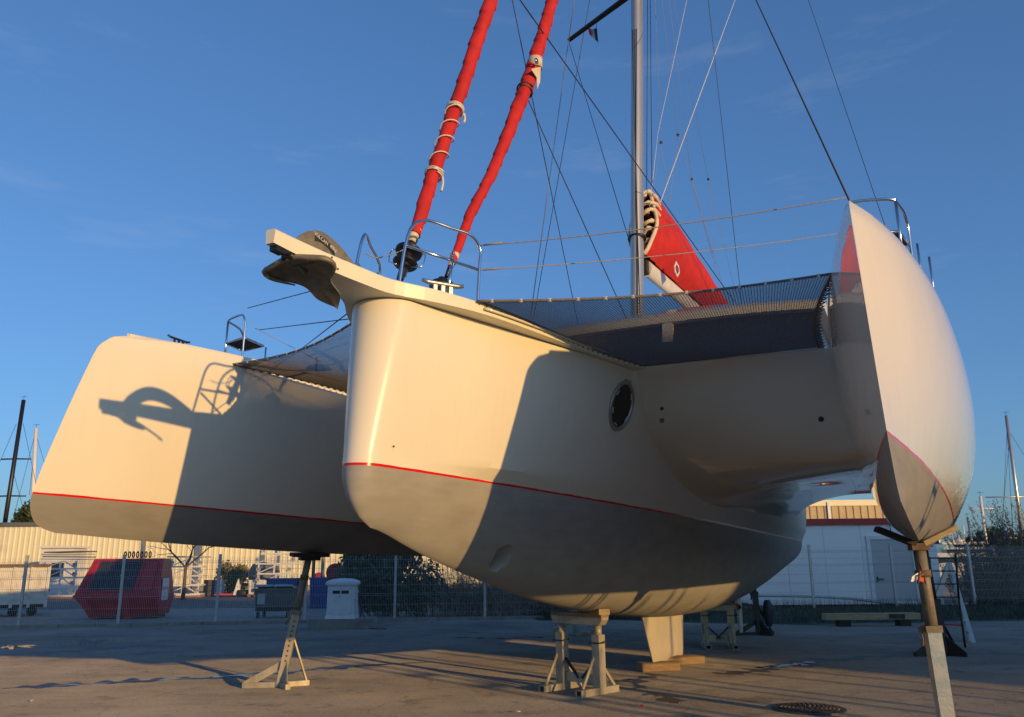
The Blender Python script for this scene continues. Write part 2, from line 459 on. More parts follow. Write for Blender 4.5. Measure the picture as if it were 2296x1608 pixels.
# ------------------------------------------------------------------ ground and roads
def ground_material():
    m = bpy.data.materials.new("yard_asphalt"); m.use_nodes = True
    n, l = m.node_tree.nodes, m.node_tree.links
    b = n['Principled BSDF']
    t = n.new("ShaderNodeTexCoord")
    def noise(sc, det, st=(1, 1, 1), rz=0.0, ro=0.6):
        mpn = n.new("ShaderNodeMapping"); mpn.inputs['Scale'].default_value = st; mpn.inputs['Rotation'].default_value = (0, 0, rz)
        l.new(t.outputs['Object'], mpn.inputs['Vector'])
        q = n.new("ShaderNodeTexNoise"); q.inputs['Scale'].default_value = sc; q.inputs['Detail'].default_value = det; q.inputs['Roughness'].default_value = ro
        l.new(mpn.outputs['Vector'], q.inputs['Vector']); return q.outputs['Fac']
    def ramp(f, stops):
        r = n.new("ShaderNodeValToRGB")
        while len(r.color_ramp.elements) < len(stops): r.color_ramp.elements.new(0.5)
        for e, (p, c) in zip(r.color_ramp.elements, stops): e.position = p; e.color = (*c, 1)
        l.new(f, r.inputs['Fac']); return r.outputs['Color']
    def mix(a, b_, f, mode='MIX', fac=1.0):
        q = n.new("ShaderNodeMixRGB"); q.blend_type = mode
        l.new(a, q.inputs['Color1']); l.new(b_, q.inputs['Color2'])
        if f is None: q.inputs['Fac'].default_value = fac
        else: l.new(f, q.inputs['Fac'])
        return q.outputs['Color']
    base = ramp(noise(0.35, 6), [(0.3, (0.185, 0.168, 0.145)), (0.5, (0.255, 0.232, 0.20)), (0.72, (0.33, 0.30, 0.26))])
    streak = ramp(noise(0.9, 8, (0.45, 1.7, 1), rad(-14), 0.7), [(0.30, (0.74, 0.74, 0.75)), (0.52, (1, 1, 1)), (0.75, (1.10, 1.09, 1.07))])
    c = mix(base, streak, None, 'MULTIPLY', 0.85)
    grain = ramp(noise(85, 3), [(0.28, (0.55, 0.55, 0.55)), (0.52, (1, 1, 1)), (0.74, (1.6, 1.57, 1.52))])
    c = mix(c, grain, None, 'MULTIPLY', 0.8)
    peb = ramp(noise(22, 6, (1, 1, 1), 0.2, 0.7), [(0.34, (0.70, 0.69, 0.68)), (0.5, (1, 1, 1)), (0.70, (1.22, 1.21, 1.18))])
    c = mix(c, peb, None, 'MULTIPLY', 0.75)
    vo = n.new('ShaderNodeTexVoronoi'); vo.feature = 'DISTANCE_TO_EDGE'; vo.inputs['Scale'].default_value = 0.33; vo.inputs['Randomness'].default_value = 1.0
    wv = n.new('ShaderNodeVectorMath'); wv.operation = 'ADD'; l.new(t.outputs['Object'], wv.inputs[0])
    ws = n.new('ShaderNodeVectorMath'); ws.operation = 'SCALE'; ws.inputs['Scale'].default_value = 1.1
    wn_ = n.new('ShaderNodeTexNoise'); wn_.inputs['Scale'].default_value = 1.3; wn_.inputs['Detail'].default_value = 5; l.new(t.outputs['Object'], wn_.inputs['Vector'])
    l.new(wn_.outputs['Color'], ws.inputs[0]); l.new(ws.outputs['Vector'], wv.inputs[1]); l.new(wv.outputs['Vector'], vo.inputs['Vector'])
    crk = ramp(vo.outputs['Distance'], [(0.0, (0.45, 0.44, 0.43)), (0.006, (1, 1, 1)), (1.0, (1, 1, 1))])
    c = mix(c, crk, None, 'MULTIPLY', 0.6)
    blot = ramp(noise(1.7, 8, (1, 1, 1), 0.3, 0.68), [(0.34, (0.55, 0.54, 0.53)), (0.44, (1, 1, 1)), (1.0, (1, 1, 1))])
    c = mix(c, blot, None, 'MULTIPLY', 0.8)
    scuff = ramp(noise(3.2, 9, (0.5, 1.4, 1), rad(-20), 0.75), [(0.66, (0, 0, 0)), (0.78, (0.35, 0.35, 0.35))])
    q = n.new("ShaderNodeMixRGB"); l.new(scuff, q.inputs['Fac']); l.new(c, q.inputs['Color1']); q.inputs['Color2'].default_value = (0.42, 0.385, 0.335, 1)
    l.new(q.outputs['Color'], b.inputs['Base Color'])
    b.inputs['Roughness'].default_value = 0.9
    b.inputs['Diffuse Roughness'].default_value = 1.0
    b.inputs['Specular IOR Level'].default_value = 0.2
    bn = n.new("ShaderNodeBump"); bn.inputs['Strength'].default_value = 0.55; bn.inputs['Distance'].default_value = 0.012
    l.new(noise(60, 5), bn.inputs['Height'])
    bn2 = n.new("ShaderNodeBump"); bn2.inputs['Strength'].default_value = 0.35; bn2.inputs['Distance'].default_value = 0.06
    l.new(noise(2.2, 5), bn2.inputs['Height']); l.new(bn.outputs['Normal'], bn2.inputs['Normal'])
    l.new(bn2.outputs['Normal'], b.inputs['Normal'])
    return m
M['yard'] = ground_material()
M['road'] = mat("road_asphalt", (0.075, 0.075, 0.078), (0.105, 0.104, 0.104), 0.85, scale=0.7, detail=8, stretch=(0.3, 1.5, 1), bump=0.3, bscale=40)
M['puddle'] = mat("wet_asphalt", (0.035, 0.034, 0.036), (0.055, 0.052, 0.05), 0.09, scale=5, rvar=0.07, bump=0.05, bscale=9)
M['damp'] = mat("damp_asphalt", (0.075, 0.066, 0.058), (0.11, 0.095, 0.08), 0.6, scale=4, bump=0.4, bscale=55)

def sheet(name, pts, m, z):
    mb = MB(); mb.add([(p[0], p[1], z) for p in pts], [tuple(range(len(pts)))])
    return structure(mb.build(name, m))
mb = MB(); R_ = 3000
mb.add([(-R_, -60, 0), (R_, -60, 0), (R_, R_, 0), (-R_, R_, 0)], [(0, 1, 2, 3)])
structure(mb.build("ground", M['yard']))
FENCE_A, FENCE_B = Vector((-17.2, 24.75, 0)), Vector((19.0, 30.1, 0))
FD = (FENCE_B - FENCE_A).normalized(); FN = Vector((-FD.y, FD.x, 0))
def fp(s, off=0.0, z=0.0):
    p = FENCE_A + FD * s + FN * off
    return Vector((p.x, p.y, z))
sheet("concrete_apron", [(-60, 25.5), fp(0, 0.3), fp(15.4, 0.3), (-4.5, 36.5), (-60, 36.5)], M['concrete'], 0.004)
sheet("road", [(-120, 36.3), (4, 36.3), (4, 62), (-160, 62)], M['road'], 0.008)
mb = MB()
for k in range(20):
    s0, s1 = k * 1.0 - 1.0, k * 1.0 - 0.02
    mb.bar(fp(s0, 0.0, 0.04), fp(s1, 0.0, 0.04), 0.16, 0.1)
structure(mb.build("kerb", M['concrete']))
def sstep(x): x = min(max(x, 0), 1); return x * x * (3 - 2 * x)
# ragged streaks: damp patches with a standing trickle in the middle
def streak(name, path, wid, m, z, seed, n=46):
    r = random.Random(seed); path = curve([(p[0], p[1], 0) for p in path], n)
    L, Rr = [], []; N = len(path)
    ks = [(r.uniform(.03, .5), r.random() * 6.3, r.uniform(.1, .4)) for _ in range(12)]
    for i, p in enumerate(path):
        d = (path[min(i + 1, N - 1)] - path[max(i - 1, 0)]).normalized(); nn = Vector((-d.y, d.x, 0))
        env = sstep(min(i / 14, (N - 1 - i) / 14, 1))
        wl_ = wid * env * max(0.12, .5 + sum(a_ * math.sin(i * f_ + h_) for f_, h_, a_ in ks[:6]))
        wr_ = wid * env * max(0.12, .5 + sum(a_ * math.sin(i * f_ + h_) for f_, h_, a_ in ks[6:]))
        mid = nn * (.25 * wid * sum(a_ * math.sin(i * f_ * .4 + h_) for f_, h_, a_ in ks[3:8]))
        L.append(p + mid + nn * wl_ + Vector((0, 0, z))); Rr.append(p + mid - nn * wr_ + Vector((0, 0, z)))
    g = MB(); g.grid([[a_, b_] for a_, b_ in zip(L, Rr)], False)
    return structure(g.build(name, m))
def gpath(*px): return [gp(u, v, Z=0) for u, v in px]
streak("damp_streak", gpath((0, 1545), (150, 1536), (320, 1527), (480, 1519), (640, 1508), (760, 1497), (870, 1488)), 0.24, M['damp'], 0.004, 1)
streak("puddle", gpath((110, 1540), (280, 1530), (440, 1521), (560, 1514), (660, 1506), (700, 1502)), 0.075, M['puddle'], 0.008, 2)
streak("puddle", gpath((700, 1504), (760, 1499), (850, 1492), (980, 1484)), 0.07, M['puddle'], 0.008, 12)
streak("damp_streak", gpath((0, 1467), (120, 1463), (280, 1452), (420, 1448)), 0.35, M['damp'], 0.004, 3)
streak("puddle", gpath((0, 1453), (40, 1451), (75, 1447)), 0.4, M['puddle'], 0.008, 4)
streak("damp_streak", gpath((1610, 1512), (1700, 1504), (1790, 1491), (1900, 1478), (2060, 1466)), 0.30, M['damp'], 0.004, 5)
streak("puddle", gpath((1700, 1500), (1760, 1493), (1830, 1484)), 0.16, M['puddle'], 0.008, 6)
streak("damp_streak", gpath((1500, 1512), (1440, 1521), (1420, 1533), (1455, 1545)), 0.16, M['damp'], 0.004, 7)
streak("damp_streak", gpath((1440, 1556), (1490, 1562), (1530, 1578)), 0.15, M['damp'], 0.004, 8)
streak("puddle", gpath((1010, 1429), (1120, 1432), (1230, 1428)), 0.14, M['puddle'], 0.006, 9)
streak("damp_streak", gpath((1370, 1530), (1395, 1526), (1420, 1525)), 0.10, M['damp'], 0.004, 10)
streak("painted_line", gpath((0, 1495), (300, 1462), (640, 1425), (850, 1408), (1060, 1392)), 0.035, M['lead'], 0.004, 21)
streak("painted_line", gpath((660, 1425), (900, 1423), (1150, 1421)), 0.03, M['lead'], 0.004, 22)

# ------------------------------------------------------------------ the trimaran
boat = thing("trimaran", "large cream white trimaran with red furled sails propped up on yard stands", "boat")
boat.matrix_world = Matrix(((AX.x, -PO.x, UU.x, C0.x), (AX.y, -PO.y, UU.y, C0.y), (AX.z, -PO.z, UU.z, C0.z), (0, 0, 0, 1)))
def b3(x, p=None, z=None):
    if p is None: x, p, z = x
    return Vector((x, -p, z))
def bq(u, v, **k): return b3(bp(u, v, **k))

# --- floats
FB, FWL, FCT = 4.0763, 2.4352, 0.0966
f_stem = spline([(2.03, .33), (2.06, .21), (2.09, .13), (2.15, .06), (2.22, .02), (2.32, -.008), (2.435, .0), (2.8, .075), (3.13, .158), (3.66, .30), (3.95, .385), (4.08, .425), (4.18, .48), (4.26, .57), (4.31, .68), (4.33, .80)])
f_bot = spline([(-.1, 2.03), (.33, 2.03), (1, 2.01), (2, 1.985), (3.5, 1.965), (5, 1.96), (7, 1.99), (10, 2.10), (12.8, 2.40)])
f_top = spline([(-.1, 4.30), (.5, 4.30), (.8, 4.33), (1.15, 4.37), (1.8, 4.41), (2.8, 4.44), (5, 4.45), (9, 4.42), (12.8, 4.38)])
def sat(s, k, mx_): return mx_ * (1 - math.exp(-max(s, 0) * k / mx_))
def float_half(x, z, s, side=1):
    wl_ = sat(s, .128, .50); wb = sat(s, *((.25, .92) if side > 0 else (.185, .80))); wd = sat(max(s - .03, 0), *((.30, .95) if side > 0 else (.215, .85)))
    zb = f_bot(x); zt = f_top(x)
    if z <= FWL:
        t = max(0, (z - zb) / max(FWL - zb, 1e-3))
        w = wl_ * t ** 0.78
    else:
        zm = 3.15; 
        L0 = (z - zm) * (z - zt) / ((FWL - zm) * (FWL - zt)); L1 = (z - FWL) * (z - zt) / ((zm - FWL) * (zm - zt)); L2 = (z - FWL) * (z - zm) / ((zt - FWL) * (zt - zm))
        w = wl_ * L0 + wb * L1 + wd * L2
    if x > 8.5: w *= 1 - 0.28 * ((x - 8.5) / 4.1) ** 2
    return max(w, 0)
def float_point(sgn, side, x, z, s):
    yc = FB - FCT * (z - FWL) / 1.85
    return b3(x, sgn * (yc + side * float_half(x, z, s, side)), z)
def make_float(sgn, label):
    nT, nX, XE = 46, 96, 12.6
    rows_by = {}
    for side in (-1, 1):
        rows = []
        for j in range(nT + 1):
            t = j / nT
            t = t + 0.09 * math.sin(2 * math.pi * t) * -0.5
            row = []
            z0 = 2.03 + (4.33 - 2.03) * t
            xs = f_stem(z0)
            for i in range(nX + 1):
                u = i / nX
                x = xs + (XE - xs) * (u ** 1.9)
                zb, zt = f_bot(x), f_top(x)
                z = zb + (zt - zb) * t
                row.append(float_point(sgn, side, x, z, x - xs))
            rows.append(row)
        rows_by[side] = rows
    g = MB()
    g.grid(rows_by[1]); g.grid(rows_by[-1])
    g.grid([[a_.lerp(b_, k / 6) + Vector((0, 0, 0.03 * math.sin(math.pi * k / 6))) for k in range(7)] for a_, b_ in zip(rows_by[1][-1], rows_by[-1][-1])])
    g.grid([[a_, b_] for a_, b_ in zip([r[-1] for r in rows_by[1]], [r[-1] for r in rows_by[-1]])], False)
    o = g.build("float", M['float'], boat, angle=rad(28), weld=0.0004)
    o['label'] = label
    return o
port_float = make_float(1, "near outer hull with sharp bow seen head on")
star_float = make_float(-1, "far outer hull carrying the anchor's shadow")

# --- centre hull
c_stem = spline([(1.97, .36), (1.99, .30), (2.02, .22), (2.08, .13), (2.16, .06), (2.26, .015), (2.38, -.005), (2.5, .0), (2.9, .03), (3.4, .075), (3.97, .138)])
c_bot = spline([(0, 1.98), (.32, 1.975), (.8, 1.865), (2, 1.60), (3.6, 1.33), (5.1, 1.17), (7.1, 1.04), (9, 1.00), (11, 1.06), (13, 1.30), (15, 1.75)])
CWL, CTOP = 2.485, 3.955
def nose(s, a_, y0): return y0 * math.sqrt(max(0, 1 - (1 - min(max(s / a_, 0), 1)) ** 2))
def c_wl(s): return nose(s, .17, .15) + sat(s, .205, 1.5)
def c_top(s): return nose(s, .23, .255) + .315 * s / (1 + (s / 4.3) ** 5) ** .2
def c_chine(s): return c_wl(s) + .105 * sstep((s - .3) / 1.6)
def c_chz(x): return 2.575 + .125 * sstep(x / 6)
def c_half(x, z, s):
    zb = c_bot(x)
    if z <= CWL:
        t = min(1, max(0, (z - zb) / max(CWL - zb, 1e-3)))
        p = 1.45 + .75 * sstep(x / 9)
        return c_wl(s) * (1 - (1 - t) ** p) ** (1 / p)
    zc = c_chz(x)
    if z <= zc: return c_wl(s) + (c_chine(s) - c_wl(s)) * (z - CWL) / (zc - CWL)
    t = (z - zc) / (CTOP - zc)
    return c_chine(s) + (c_top(s) - c_chine(s)) * t + .035 * math.sin(math.pi * t) * sstep(s / 1.0)
def hull_y(x, z):
    return c_half(x, z, x - c_stem(z))
nX, XE = 110, 15.0
def c_row(kind, t, side):
    row = []
    zs = {'u': lambda x: c_bot(x) + (CWL - c_bot(x)) * t, 'm': lambda x: CWL + (c_chz(x) - CWL) * t, 't': lambda x: c_chz(x) + (CTOP - c_chz(x)) * t}[kind]
    xs = c_stem(zs(0.1))
    for i in range(nX + 1):
        x = xs + (XE - xs) * (i / nX) ** 2.1
        z = zs(x)
        row.append(b3(x, side * c_half(x, z, x - xs), z))
    return row
g = MB()
sides = {}
for side in (-1, 1):
    rows = [c_row('u', (k / 26) ** 1.5, side) for k in range(27)]
    rows += [c_row('m', k / 4, side) for k in range(1, 5)]
    rows += [c_row('t', k / 18, side) for k in range(1, 19)]
    g.grid(rows); sides[side] = rows
g.grid([[a_, b_] for a_, b_ in zip(sides[1][-1], sides[-1][-1])], False)
g.grid([[a_, b_] for a_, b_ in zip([r[-1] for r in sides[1]], [r[-1] for r in sides[-1]])], False)
hull = g.build("center_hull", M['hull'], boat, angle=rad(24), weld=0.0005)
# bow thruster tunnel straight through the hull
tp = bp(1163, 1250, y=.46)
cut = MB()
cut.lathe([(0.0, -1.5), (.125, -1.5), (.125, 1.5), (0.0, 1.5)], (tp.x, 0, tp.z), 40, 'Y')
co = cut.build("thruster_cutter", M['antifoul'])
md = hull.modifiers.new("cut", 'BOOLEAN'); md.object = co; md.operation = 'DIFFERENCE'; md.solver = 'EXACT'
co.matrix_world = boat.matrix_world
bpy.context.view_layer.update()
me = bpy.data.meshes.new_from_object(hull.evaluated_get(bpy.context.evaluated_depsgraph_get()))
if len(me.polygons) > 4000:
    hull.modifiers.clear(); hull.data = me
    hull.data.materials.clear(); hull.data.materials.append(M['hull'])
else: hull.modifiers.clear()
bpy.data.objects.remove(co)

# --- bridge deck between the hulls: front wall curling under into the tunnel roof
OX = spline([(0, 4.72), (.1, 4.73), (.2, 4.75), (.3, 4.79), (.4, 4.86), (.48, 5.0), (.54, 5.35), (.6, 6.0), (.7, 7.6), (.8, 9.5), (.9, 11.6), (1, 13.8)])
OZ = spline([(0, 4.25), (.1, 3.95), (.2, 3.64), (.3, 3.34), (.4, 3.08), (.48, 2.95), (.54, 2.915), (.6, 2.93), (.7, 3.03), (.8, 3.13), (.9, 3.25), (1, 3.39)])
HX = spline([(0, 3.62), (.1, 3.80), (.2, 3.98), (.3, 4.27), (.4, 4.72), (.48, 5.3), (.54, 5.9), (.6, 6.6), (.7, 8.1), (.8, 9.9), (.9, 11.9), (1, 13.8)])
HZ = spline([(0, 3.985), (.1, 3.84), (.2, 3.64), (.3, 3.42), (.4, 3.21), (.48, 3.02), (.54, 2.88), (.6, 2.77), (.7, 2.65), (.8, 2.62), (.9, 2.70), (1, 2.84)])
def bridge(sgn):
    rows = []
    nS, nV = 84, 48
    for i in range(nS + 1):
        s = i / nS
        xo, zo, xh, zh = OX(s), OZ(s), HX(s), HZ(s)
        yh = c_half(xh, max(zh, CWL), xh - c_stem(zh)) - .012
        yout = 3.47 + .36 * sstep((s - .05) / .35)
        Rf = .06 + .42 * sstep((s - .35) / .25); Df = .02 + .24 * sstep((s - .35) / .25)
        row = []
        for j in range(nV + 1):
            v = j / nV
            v = v - .11 * math.sin(2 * math.pi * v)
            kq = sstep((s - .56) / .26)
            w = (1 - kq) * (1 - v) ** (1 + .35 * sstep(s / .45)) + kq * (1 - math.sqrt(max(0, 1 - max(0, 1 - v / .62) ** 2)))
            d2 = (yout - yh) * (1 - v)
            dz = Df * (1 - math.sqrt(max(0, 1 - max(0, 1 - d2 / Rf) ** 2)))
            row.append(b3(xo + (xh - xo) * w, sgn * (yh + (yout - yh) * v), zo + (zh - zo) * w - dz))
        rows.append(row)
    g = MB(); g.grid(rows)
    g.grid([rows[0], [b3(13.8, sgn * (1.4 + 2.2 * j / nV), 4.2) for j in range(nV + 1)]], False)
    return g.build("bridge_deck", M['gel'], boat, angle=rad(40), weld=0.001)
bridge(1); bridge(-1)
# coachroof with dark front windows behind the nets
g = MB()
def roof_row(z, x0, x1, y):
    pts = []
    n = 14
    for i in range(n + 1):
        t = -1 + 2 * i / n
        pts.append(b3(x0 + (abs(t) ** 3) * .35, t * y, z))
    pts += [b3(x1, y * .97, z), b3(x1, -y * .97, z)]
    return pts
g.grid([roof_row(3.97, 6.15, 13.8, 3.25), roof_row(4.2, 6.2, 13.8, 3.24)], False, True)
cab = g.build("cabin", M['gel'], boat)
g = MB(); g.grid([roof_row(4.2, 6.2, 13.78, 3.22), roof_row(5.5, 6.85, 13.78, 3.02)], False, True)
g.build("windscreen", M['cabinwin'], cab)
g = MB(); g.grid([roof_row(5.5, 6.7, 13.9, 3.16), roof_row(5.6, 6.68, 13.92, 3.18), roof_row(5.68, 6.8, 13.9, 3.1), roof_row(5.9, 7.3, 13.8, 2.4), roof_row(6.0, 7.6, 13.5, 1.6)], False, True)
P = roof_row(6.0, 7.6, 13.5, 1.6); g.add(P, [tuple(range(len(P)))])
P = roof_row(5.5, 6.7, 13.9, 3.16); g.add(P, [tuple(range(len(P)))])
g.build("roof", M['gel'], cab)
g = MB(); g.bar(b3(6.62, .85, 3.97), b3(6.78, .85, 5.5), .16, .1); g.build("window_post", M['gel'], cab)

# --- deck edge and bowsprit: one plate that narrows into the beam at the bow
edge = spline([(-1.12, .048), (-.75, .075), (-.42, .125), (-.1, .20), (.12, .27), (.35, .42), (.58, .555), (.8, .66), (1.34, .83), (2.1, 1.00), (2.92, 1.19), (3.62, 1.44)])
ztop = spline([(-1.12, 4.13), (-.42, 4.125), (.12, 4.10), (.8, 4.07), (2, 4.03), (3.62, 4.0)])
zlow = spline([(-1.12, 4.015), (-.42, 3.985), (.12, 3.965), (.8, 3.962), (2, 3.962), (3.62, 3.96)])
rows = []
for i in range(61):
    x = -1.12 + 4.74 * i / 60
    y = edge(x); e = .012
    rows.append([b3(x, y - e, ztop(x)), b3(x, y, ztop(x) - e), b3(x, y - .01, zlow(x)), b3(x, -y + .01, zlow(x)), b3(x, -y, ztop(x) - e), b3(x, -y + e, ztop(x))])
g = MB(); g.grid(rows, False, True)
for r in (rows[0], rows[-1]): g.add(r, [tuple(range(6))])
bs = g.build("bowsprit_deck", M['deck'], boat)
g = MB(); g.lathe([(0, 0), (.008, 0), (.008, -.006), (0, -.006)], (0, 0, 0), 8, 'Y'); mbolt = g.mesh("bolt", M['darksteel'])
for (x, z) in ((-.52, 4.10), (-.50, 4.02), (-.45, 4.02)): put("bolt", mbolt, bs, b3(x, edge(x), z))
g = MB(); g.box(b3(-1.03, 0, 3.99), (.1, .07, .04)); g.lathe([(0, -.05), (.035, -.05), (.025, 0), (.035, .05), (0, .05)], b3(-.9, 0, 3.985), 14, 'Y'); g.build("anchor_roller", M['black'], bs)

# --- escape port in the side of the centre hull
pc = bp(1393, 910, y=1.2)
for _ in range(12):
    yy = hull_y(pc.x, pc.z); pc = bp(1393, 910, y=yy)
e1 = Vector((1, hull_y(pc.x + .05, pc.z) - hull_y(pc.x - .05, pc.z), 0)); e1.y /= .1; e1.normalize()
e2 = Vector((0, (hull_y(pc.x, pc.z + .05) - hull_y(pc.x, pc.z - .05)) / .1, 1)).normalized()
e3 = e1.cross(e2); e3 = -e3 if e3.y < 0 else e3
def pp(a_, r1, r2, h): return b3(pc + e1 * (math.cos(a_) * r1) + e2 * (math.sin(a_) * r2) + e3 * h)
NS = 48
ring = [[pp(2 * math.pi * k / NS, .215 + q[0], .265 + q[0], q[1]) for k in range(NS)] for q in ((.035, -.02), (.035, .012), (.028, .02), (.0, .02), (-.012, .006), (-.012, -.03))]
g = MB(); g.grid(ring, True, True)
pl = g.build("portlight", M['alugrey'], boat, angle=rad(30))
g = MB(); P = [pp(2 * math.pi * k / NS, .205, .255, .0) for k in range(NS)]; g.add(P, [tuple(range(NS))]); g.build("pane", M['cabinwin'], pl)
for ang in (35, 80 + 65, 180 + 20, 180 + 75, 325):
    a0_ = rad(ang); g = MB(); g.tube([pp(a0_ + d * .16, .185, .232, .012) for d in (-1, -.5, 0, .5, 1)], .0075, 8); g.build("clamp", M['whitespar'], pl)
g = MB(); g.bar(b3(pc + e2 * .30 - e1 * .05), b3(pc + e2 * .30 + e1 * .07), .03, .035, b3(e3)); g.build("hinge", M['alugrey'], pl)
# skin fittings
def fitting(u, v, r, m=M['black'], x=None, parent=boat):
    if x is not None: q = bp(u, v, x=x)
    else:
        q = bp(u, v, y=1.0)
        for _ in range(10): q = bp(u, v, y=hull_y(q.x, q.z))
    d = (OC - (C0 + AX * q.x + PO * q.y + UU * q.z)).normalized()
    dl = Vector((d.dot(AX), -d.dot(PO), d.dot(UU)))
    g = MB(); c = b3(q)
    g.tube([c - dl * .03, c + dl * .018, c + dl * .022], [r, r, r * .6], 12)
    return g.build("through_hull", m, parent)
fitting(1484, 916, .022, x=3.60); fitting(1484, 943, .03, M['rust'], x=3.66); fitting(1841, 940, .03, x=3.66)
fitting(883, 1001, .008)
# --- fairing that carries the outer corner of the net on the near float
def fairing(sgn):
    rows = []
    for k in range(15):
        t = k / 14; x = 2.32 + 3.6 * t
        yi = 3.74 - .40 * t ** .6; zt = 4.345 - .02 * t; zl = zt - .05 - .62 * t ** .8; yo = FB - .30
        rows.append([b3(x, sgn * yi, zl), b3(x, sgn * (yi - .012), zt - .05), b3(x, sgn * (yi - .03), zt - .045), b3(x, sgn * (yi - .03), zt), b3(x, sgn * yo, zt + .01), b3(x, sgn * yo, zl)])
    g = MB(); g.grid(rows, True, True)
    for r in (rows[0], rows[-1]): g.add(r, [tuple(range(6))])
    g.build("fairing", M['gel'], boat, angle=rad(25))
fairing(1); fairing(-1)

# --- trampolines: real crossed cords, laced to the deck edges
def net(sgn):
    def corner(u, v):
        """u along the boat (0 bow .. 1 aft), v outboard"""
        xi = .86 + (3.57 - .86) * u; yi = edge(xi) + .02; zi = ztop(xi) - .01
        xo = 2.2 + (4.70 - 2.2) * u; yo = 3.69 - .42 * u - .10 * math.sin(math.pi * u); zo = 4.28 - .02 * u
        p = Vector((xi + (xo - xi) * v, yi + (yo - yi) * v, zi + (zo - zi) * v))
        p.x += .20 * (1 - u) ** 2 * math.sin(math.pi * v)          # hollow front edge
        p.z -= .06 * math.sin(math.pi * v) * math.sin(math.pi * u) + .01 * (1 - u) * math.sin(math.pi * v)
        return b3(p.x, sgn * p.y, p.z)
    nu, nv = 104, 110
    g = MB()
    r = .0029
    for i in range(nu + 1):
        u = i / nu
        g.tube([corner(u, k / 22) for k in range(23)], r, 4, False)
    for j in range(nv + 1):
        v = j / nv
        g.tube([corner(k / 20, v) for k in range(21)], r, 4, False)
    o = stuff(g.build("trampoline_net", M['net'], boat, fix=False))
    g = MB()
    for a_, b_ in ((lambda t: corner(0, t), .013), (lambda t: corner(1, t), .012), (lambda t: corner(t, 0), .012), (lambda t: corner(t, 1), .014)):
        g.tube([a_(k / 40) for k in range(41)], b_, 6)
    g.build("edge_rope", M['net'], o)
    g = MB()
    def loops(fn, n, off, r_=.008):
        for k in range(n):
            t = (k + .5) / n; p = fn(t); q = p + off(t)
            g.tube([p, p.lerp(q, .5) + Vector((0, 0, .012)), q, p.lerp(q, .5) - Vector((0, 0, .014)), p], r_, 5)
    loops(lambda t: corner(1, t), 26, lambda t: Vector((.05, 0, .0)))
    loops(lambda t: corner(t, 0), 30, lambda t: Vector((.0, sgn * .05, -.01)))
    loops(lambda t: corner(t, 1), 20, lambda t: Vector((.0, -sgn * .07, .01)), .011)
    stuff(g.build("lashing", M['net'], o))
    g = MB(); g.box((0, 0, 0), (.026, .026, .03)); mc = g.mesh("edge_clip", M['whiterope'])
    for k in range(13): put("edge_clip", mc, o, corner(0, (k + .5) / 13))
net(1); net(-1)
# white batten rail under the aft and inner edges
for sgn in (1, -1):
    g = MB()
    g.bar(b3(3.60, sgn * 1.43, 4.0), b3(4.70, sgn * 3.30, 4.265), .035, .035)
    g.tube([b3(x_, sgn * (edge(x_) + .018), zlow(x_) + .045) for x_ in [.95 + 2.65 * k / 14 for k in range(15)]], .014, 6)
    g.build("net_rail", M['gel'], boat)

# --- pulpits
def tubes(name, paths, r, m, parent, n=7):
    g = MB()
    for p in paths: g.tube(curve(p, n) if len(p) > 2 else p, r, 10)
    return g.build(name, m, parent)
p1 = tubes("pulpit", [
    [b3(.27, .23, 4.07), b3(.32, .25, 4.50), b3(.40, .27, 4.72), b3(.58, .30, 4.84), b3(.80, .44, 4.82), b3(.98, .56, 4.79), b3(1.09, .60, 4.68), b3(1.08, .60, 4.5), b3(1.05, .60, 4.05)],
    [b3(.33, .25, 4.50), b3(1.08, .60, 4.46)], [b3(.80, .47, 4.57), b3(.66, .5, 4.07)]], .0145, M['inox'], boat)
p2 = tubes("pulpit", [
    [b3(.20, -.25, 4.07), b3(.27, -.25, 4.42), b3(.33, -.25, 4.66), b3(.44, -.29, 4.75), b3(.66, -.40, 4.74), b3(.95, -.52, 4.72), b3(1.05, -.56, 4.6), b3(1.05, -.6, 4.05)],
    [b3(.27, -.25, 4.40), b3(1.05, -.58, 4.36)], [b3(.30, -.27, 4.35), b3(.75, -.42, 4.07)]], .0145, M['inox'], boat)
# seats on the float pulpits
def float_pulpit(sgn):
    def q(x, y, z): return b3(x, sgn * y, z)
    o = tubes("pulpit", [
        [q(2.5, 3.84, 4.40), q(2.5, 3.84, 4.9), q(2.49, 3.86, 5.02), q(2.5, 3.93, 5.08), q(2.57, 4.2, 5.08), q(2.62, 4.29, 5.07)],
        [q(2.62, 4.29, 4.42), q(2.62, 4.29, 5.07)],
        [q(2.62, 4.29, 5.07), q(2.85, 4.34, 5.06), q(2.96, 4.36, 5.02), q(3.02, 4.37, 4.9), q(3.02, 4.37, 4.43)]], .0145, M['inox'], boat)
    tubes('stanchion', [[q(3.55, 4.44, 4.44), q(3.55, 4.44, 4.95)]], .0125, M['inox'], boat)
    g = MB()
    s0, s1, s2, s3 = q(2.5, 3.84, 4.745), q(2.62, 4.29, 4.75), q(3.02, 4.36, 4.75), q(2.94, 3.90, 4.745)
    g.tube([s0, s1, s2, s3, s0], .014, 8)
    g.build("seat_frame", M['inox'], o)
    for k in range(4):
        t0, t1 = k / 4 + .02, (k + 1) / 4 - .02
        g = MB()
        P = [s0.lerp(s3, t0), s1.lerp(s2, t0), s1.lerp(s2, t1), s0.lerp(s3, t1)]
        g.prism(P, (0, 0, .018)); g.build("seat_slat", M['darkwood'], o)
    return o
float_pulpit(1); float_pulpit(-1)
tubes("stanchion", [[b3(4.2, 4.55, 4.44), b3(4.2, 4.55, 5.02)]], .0125, M['inox'], boat)
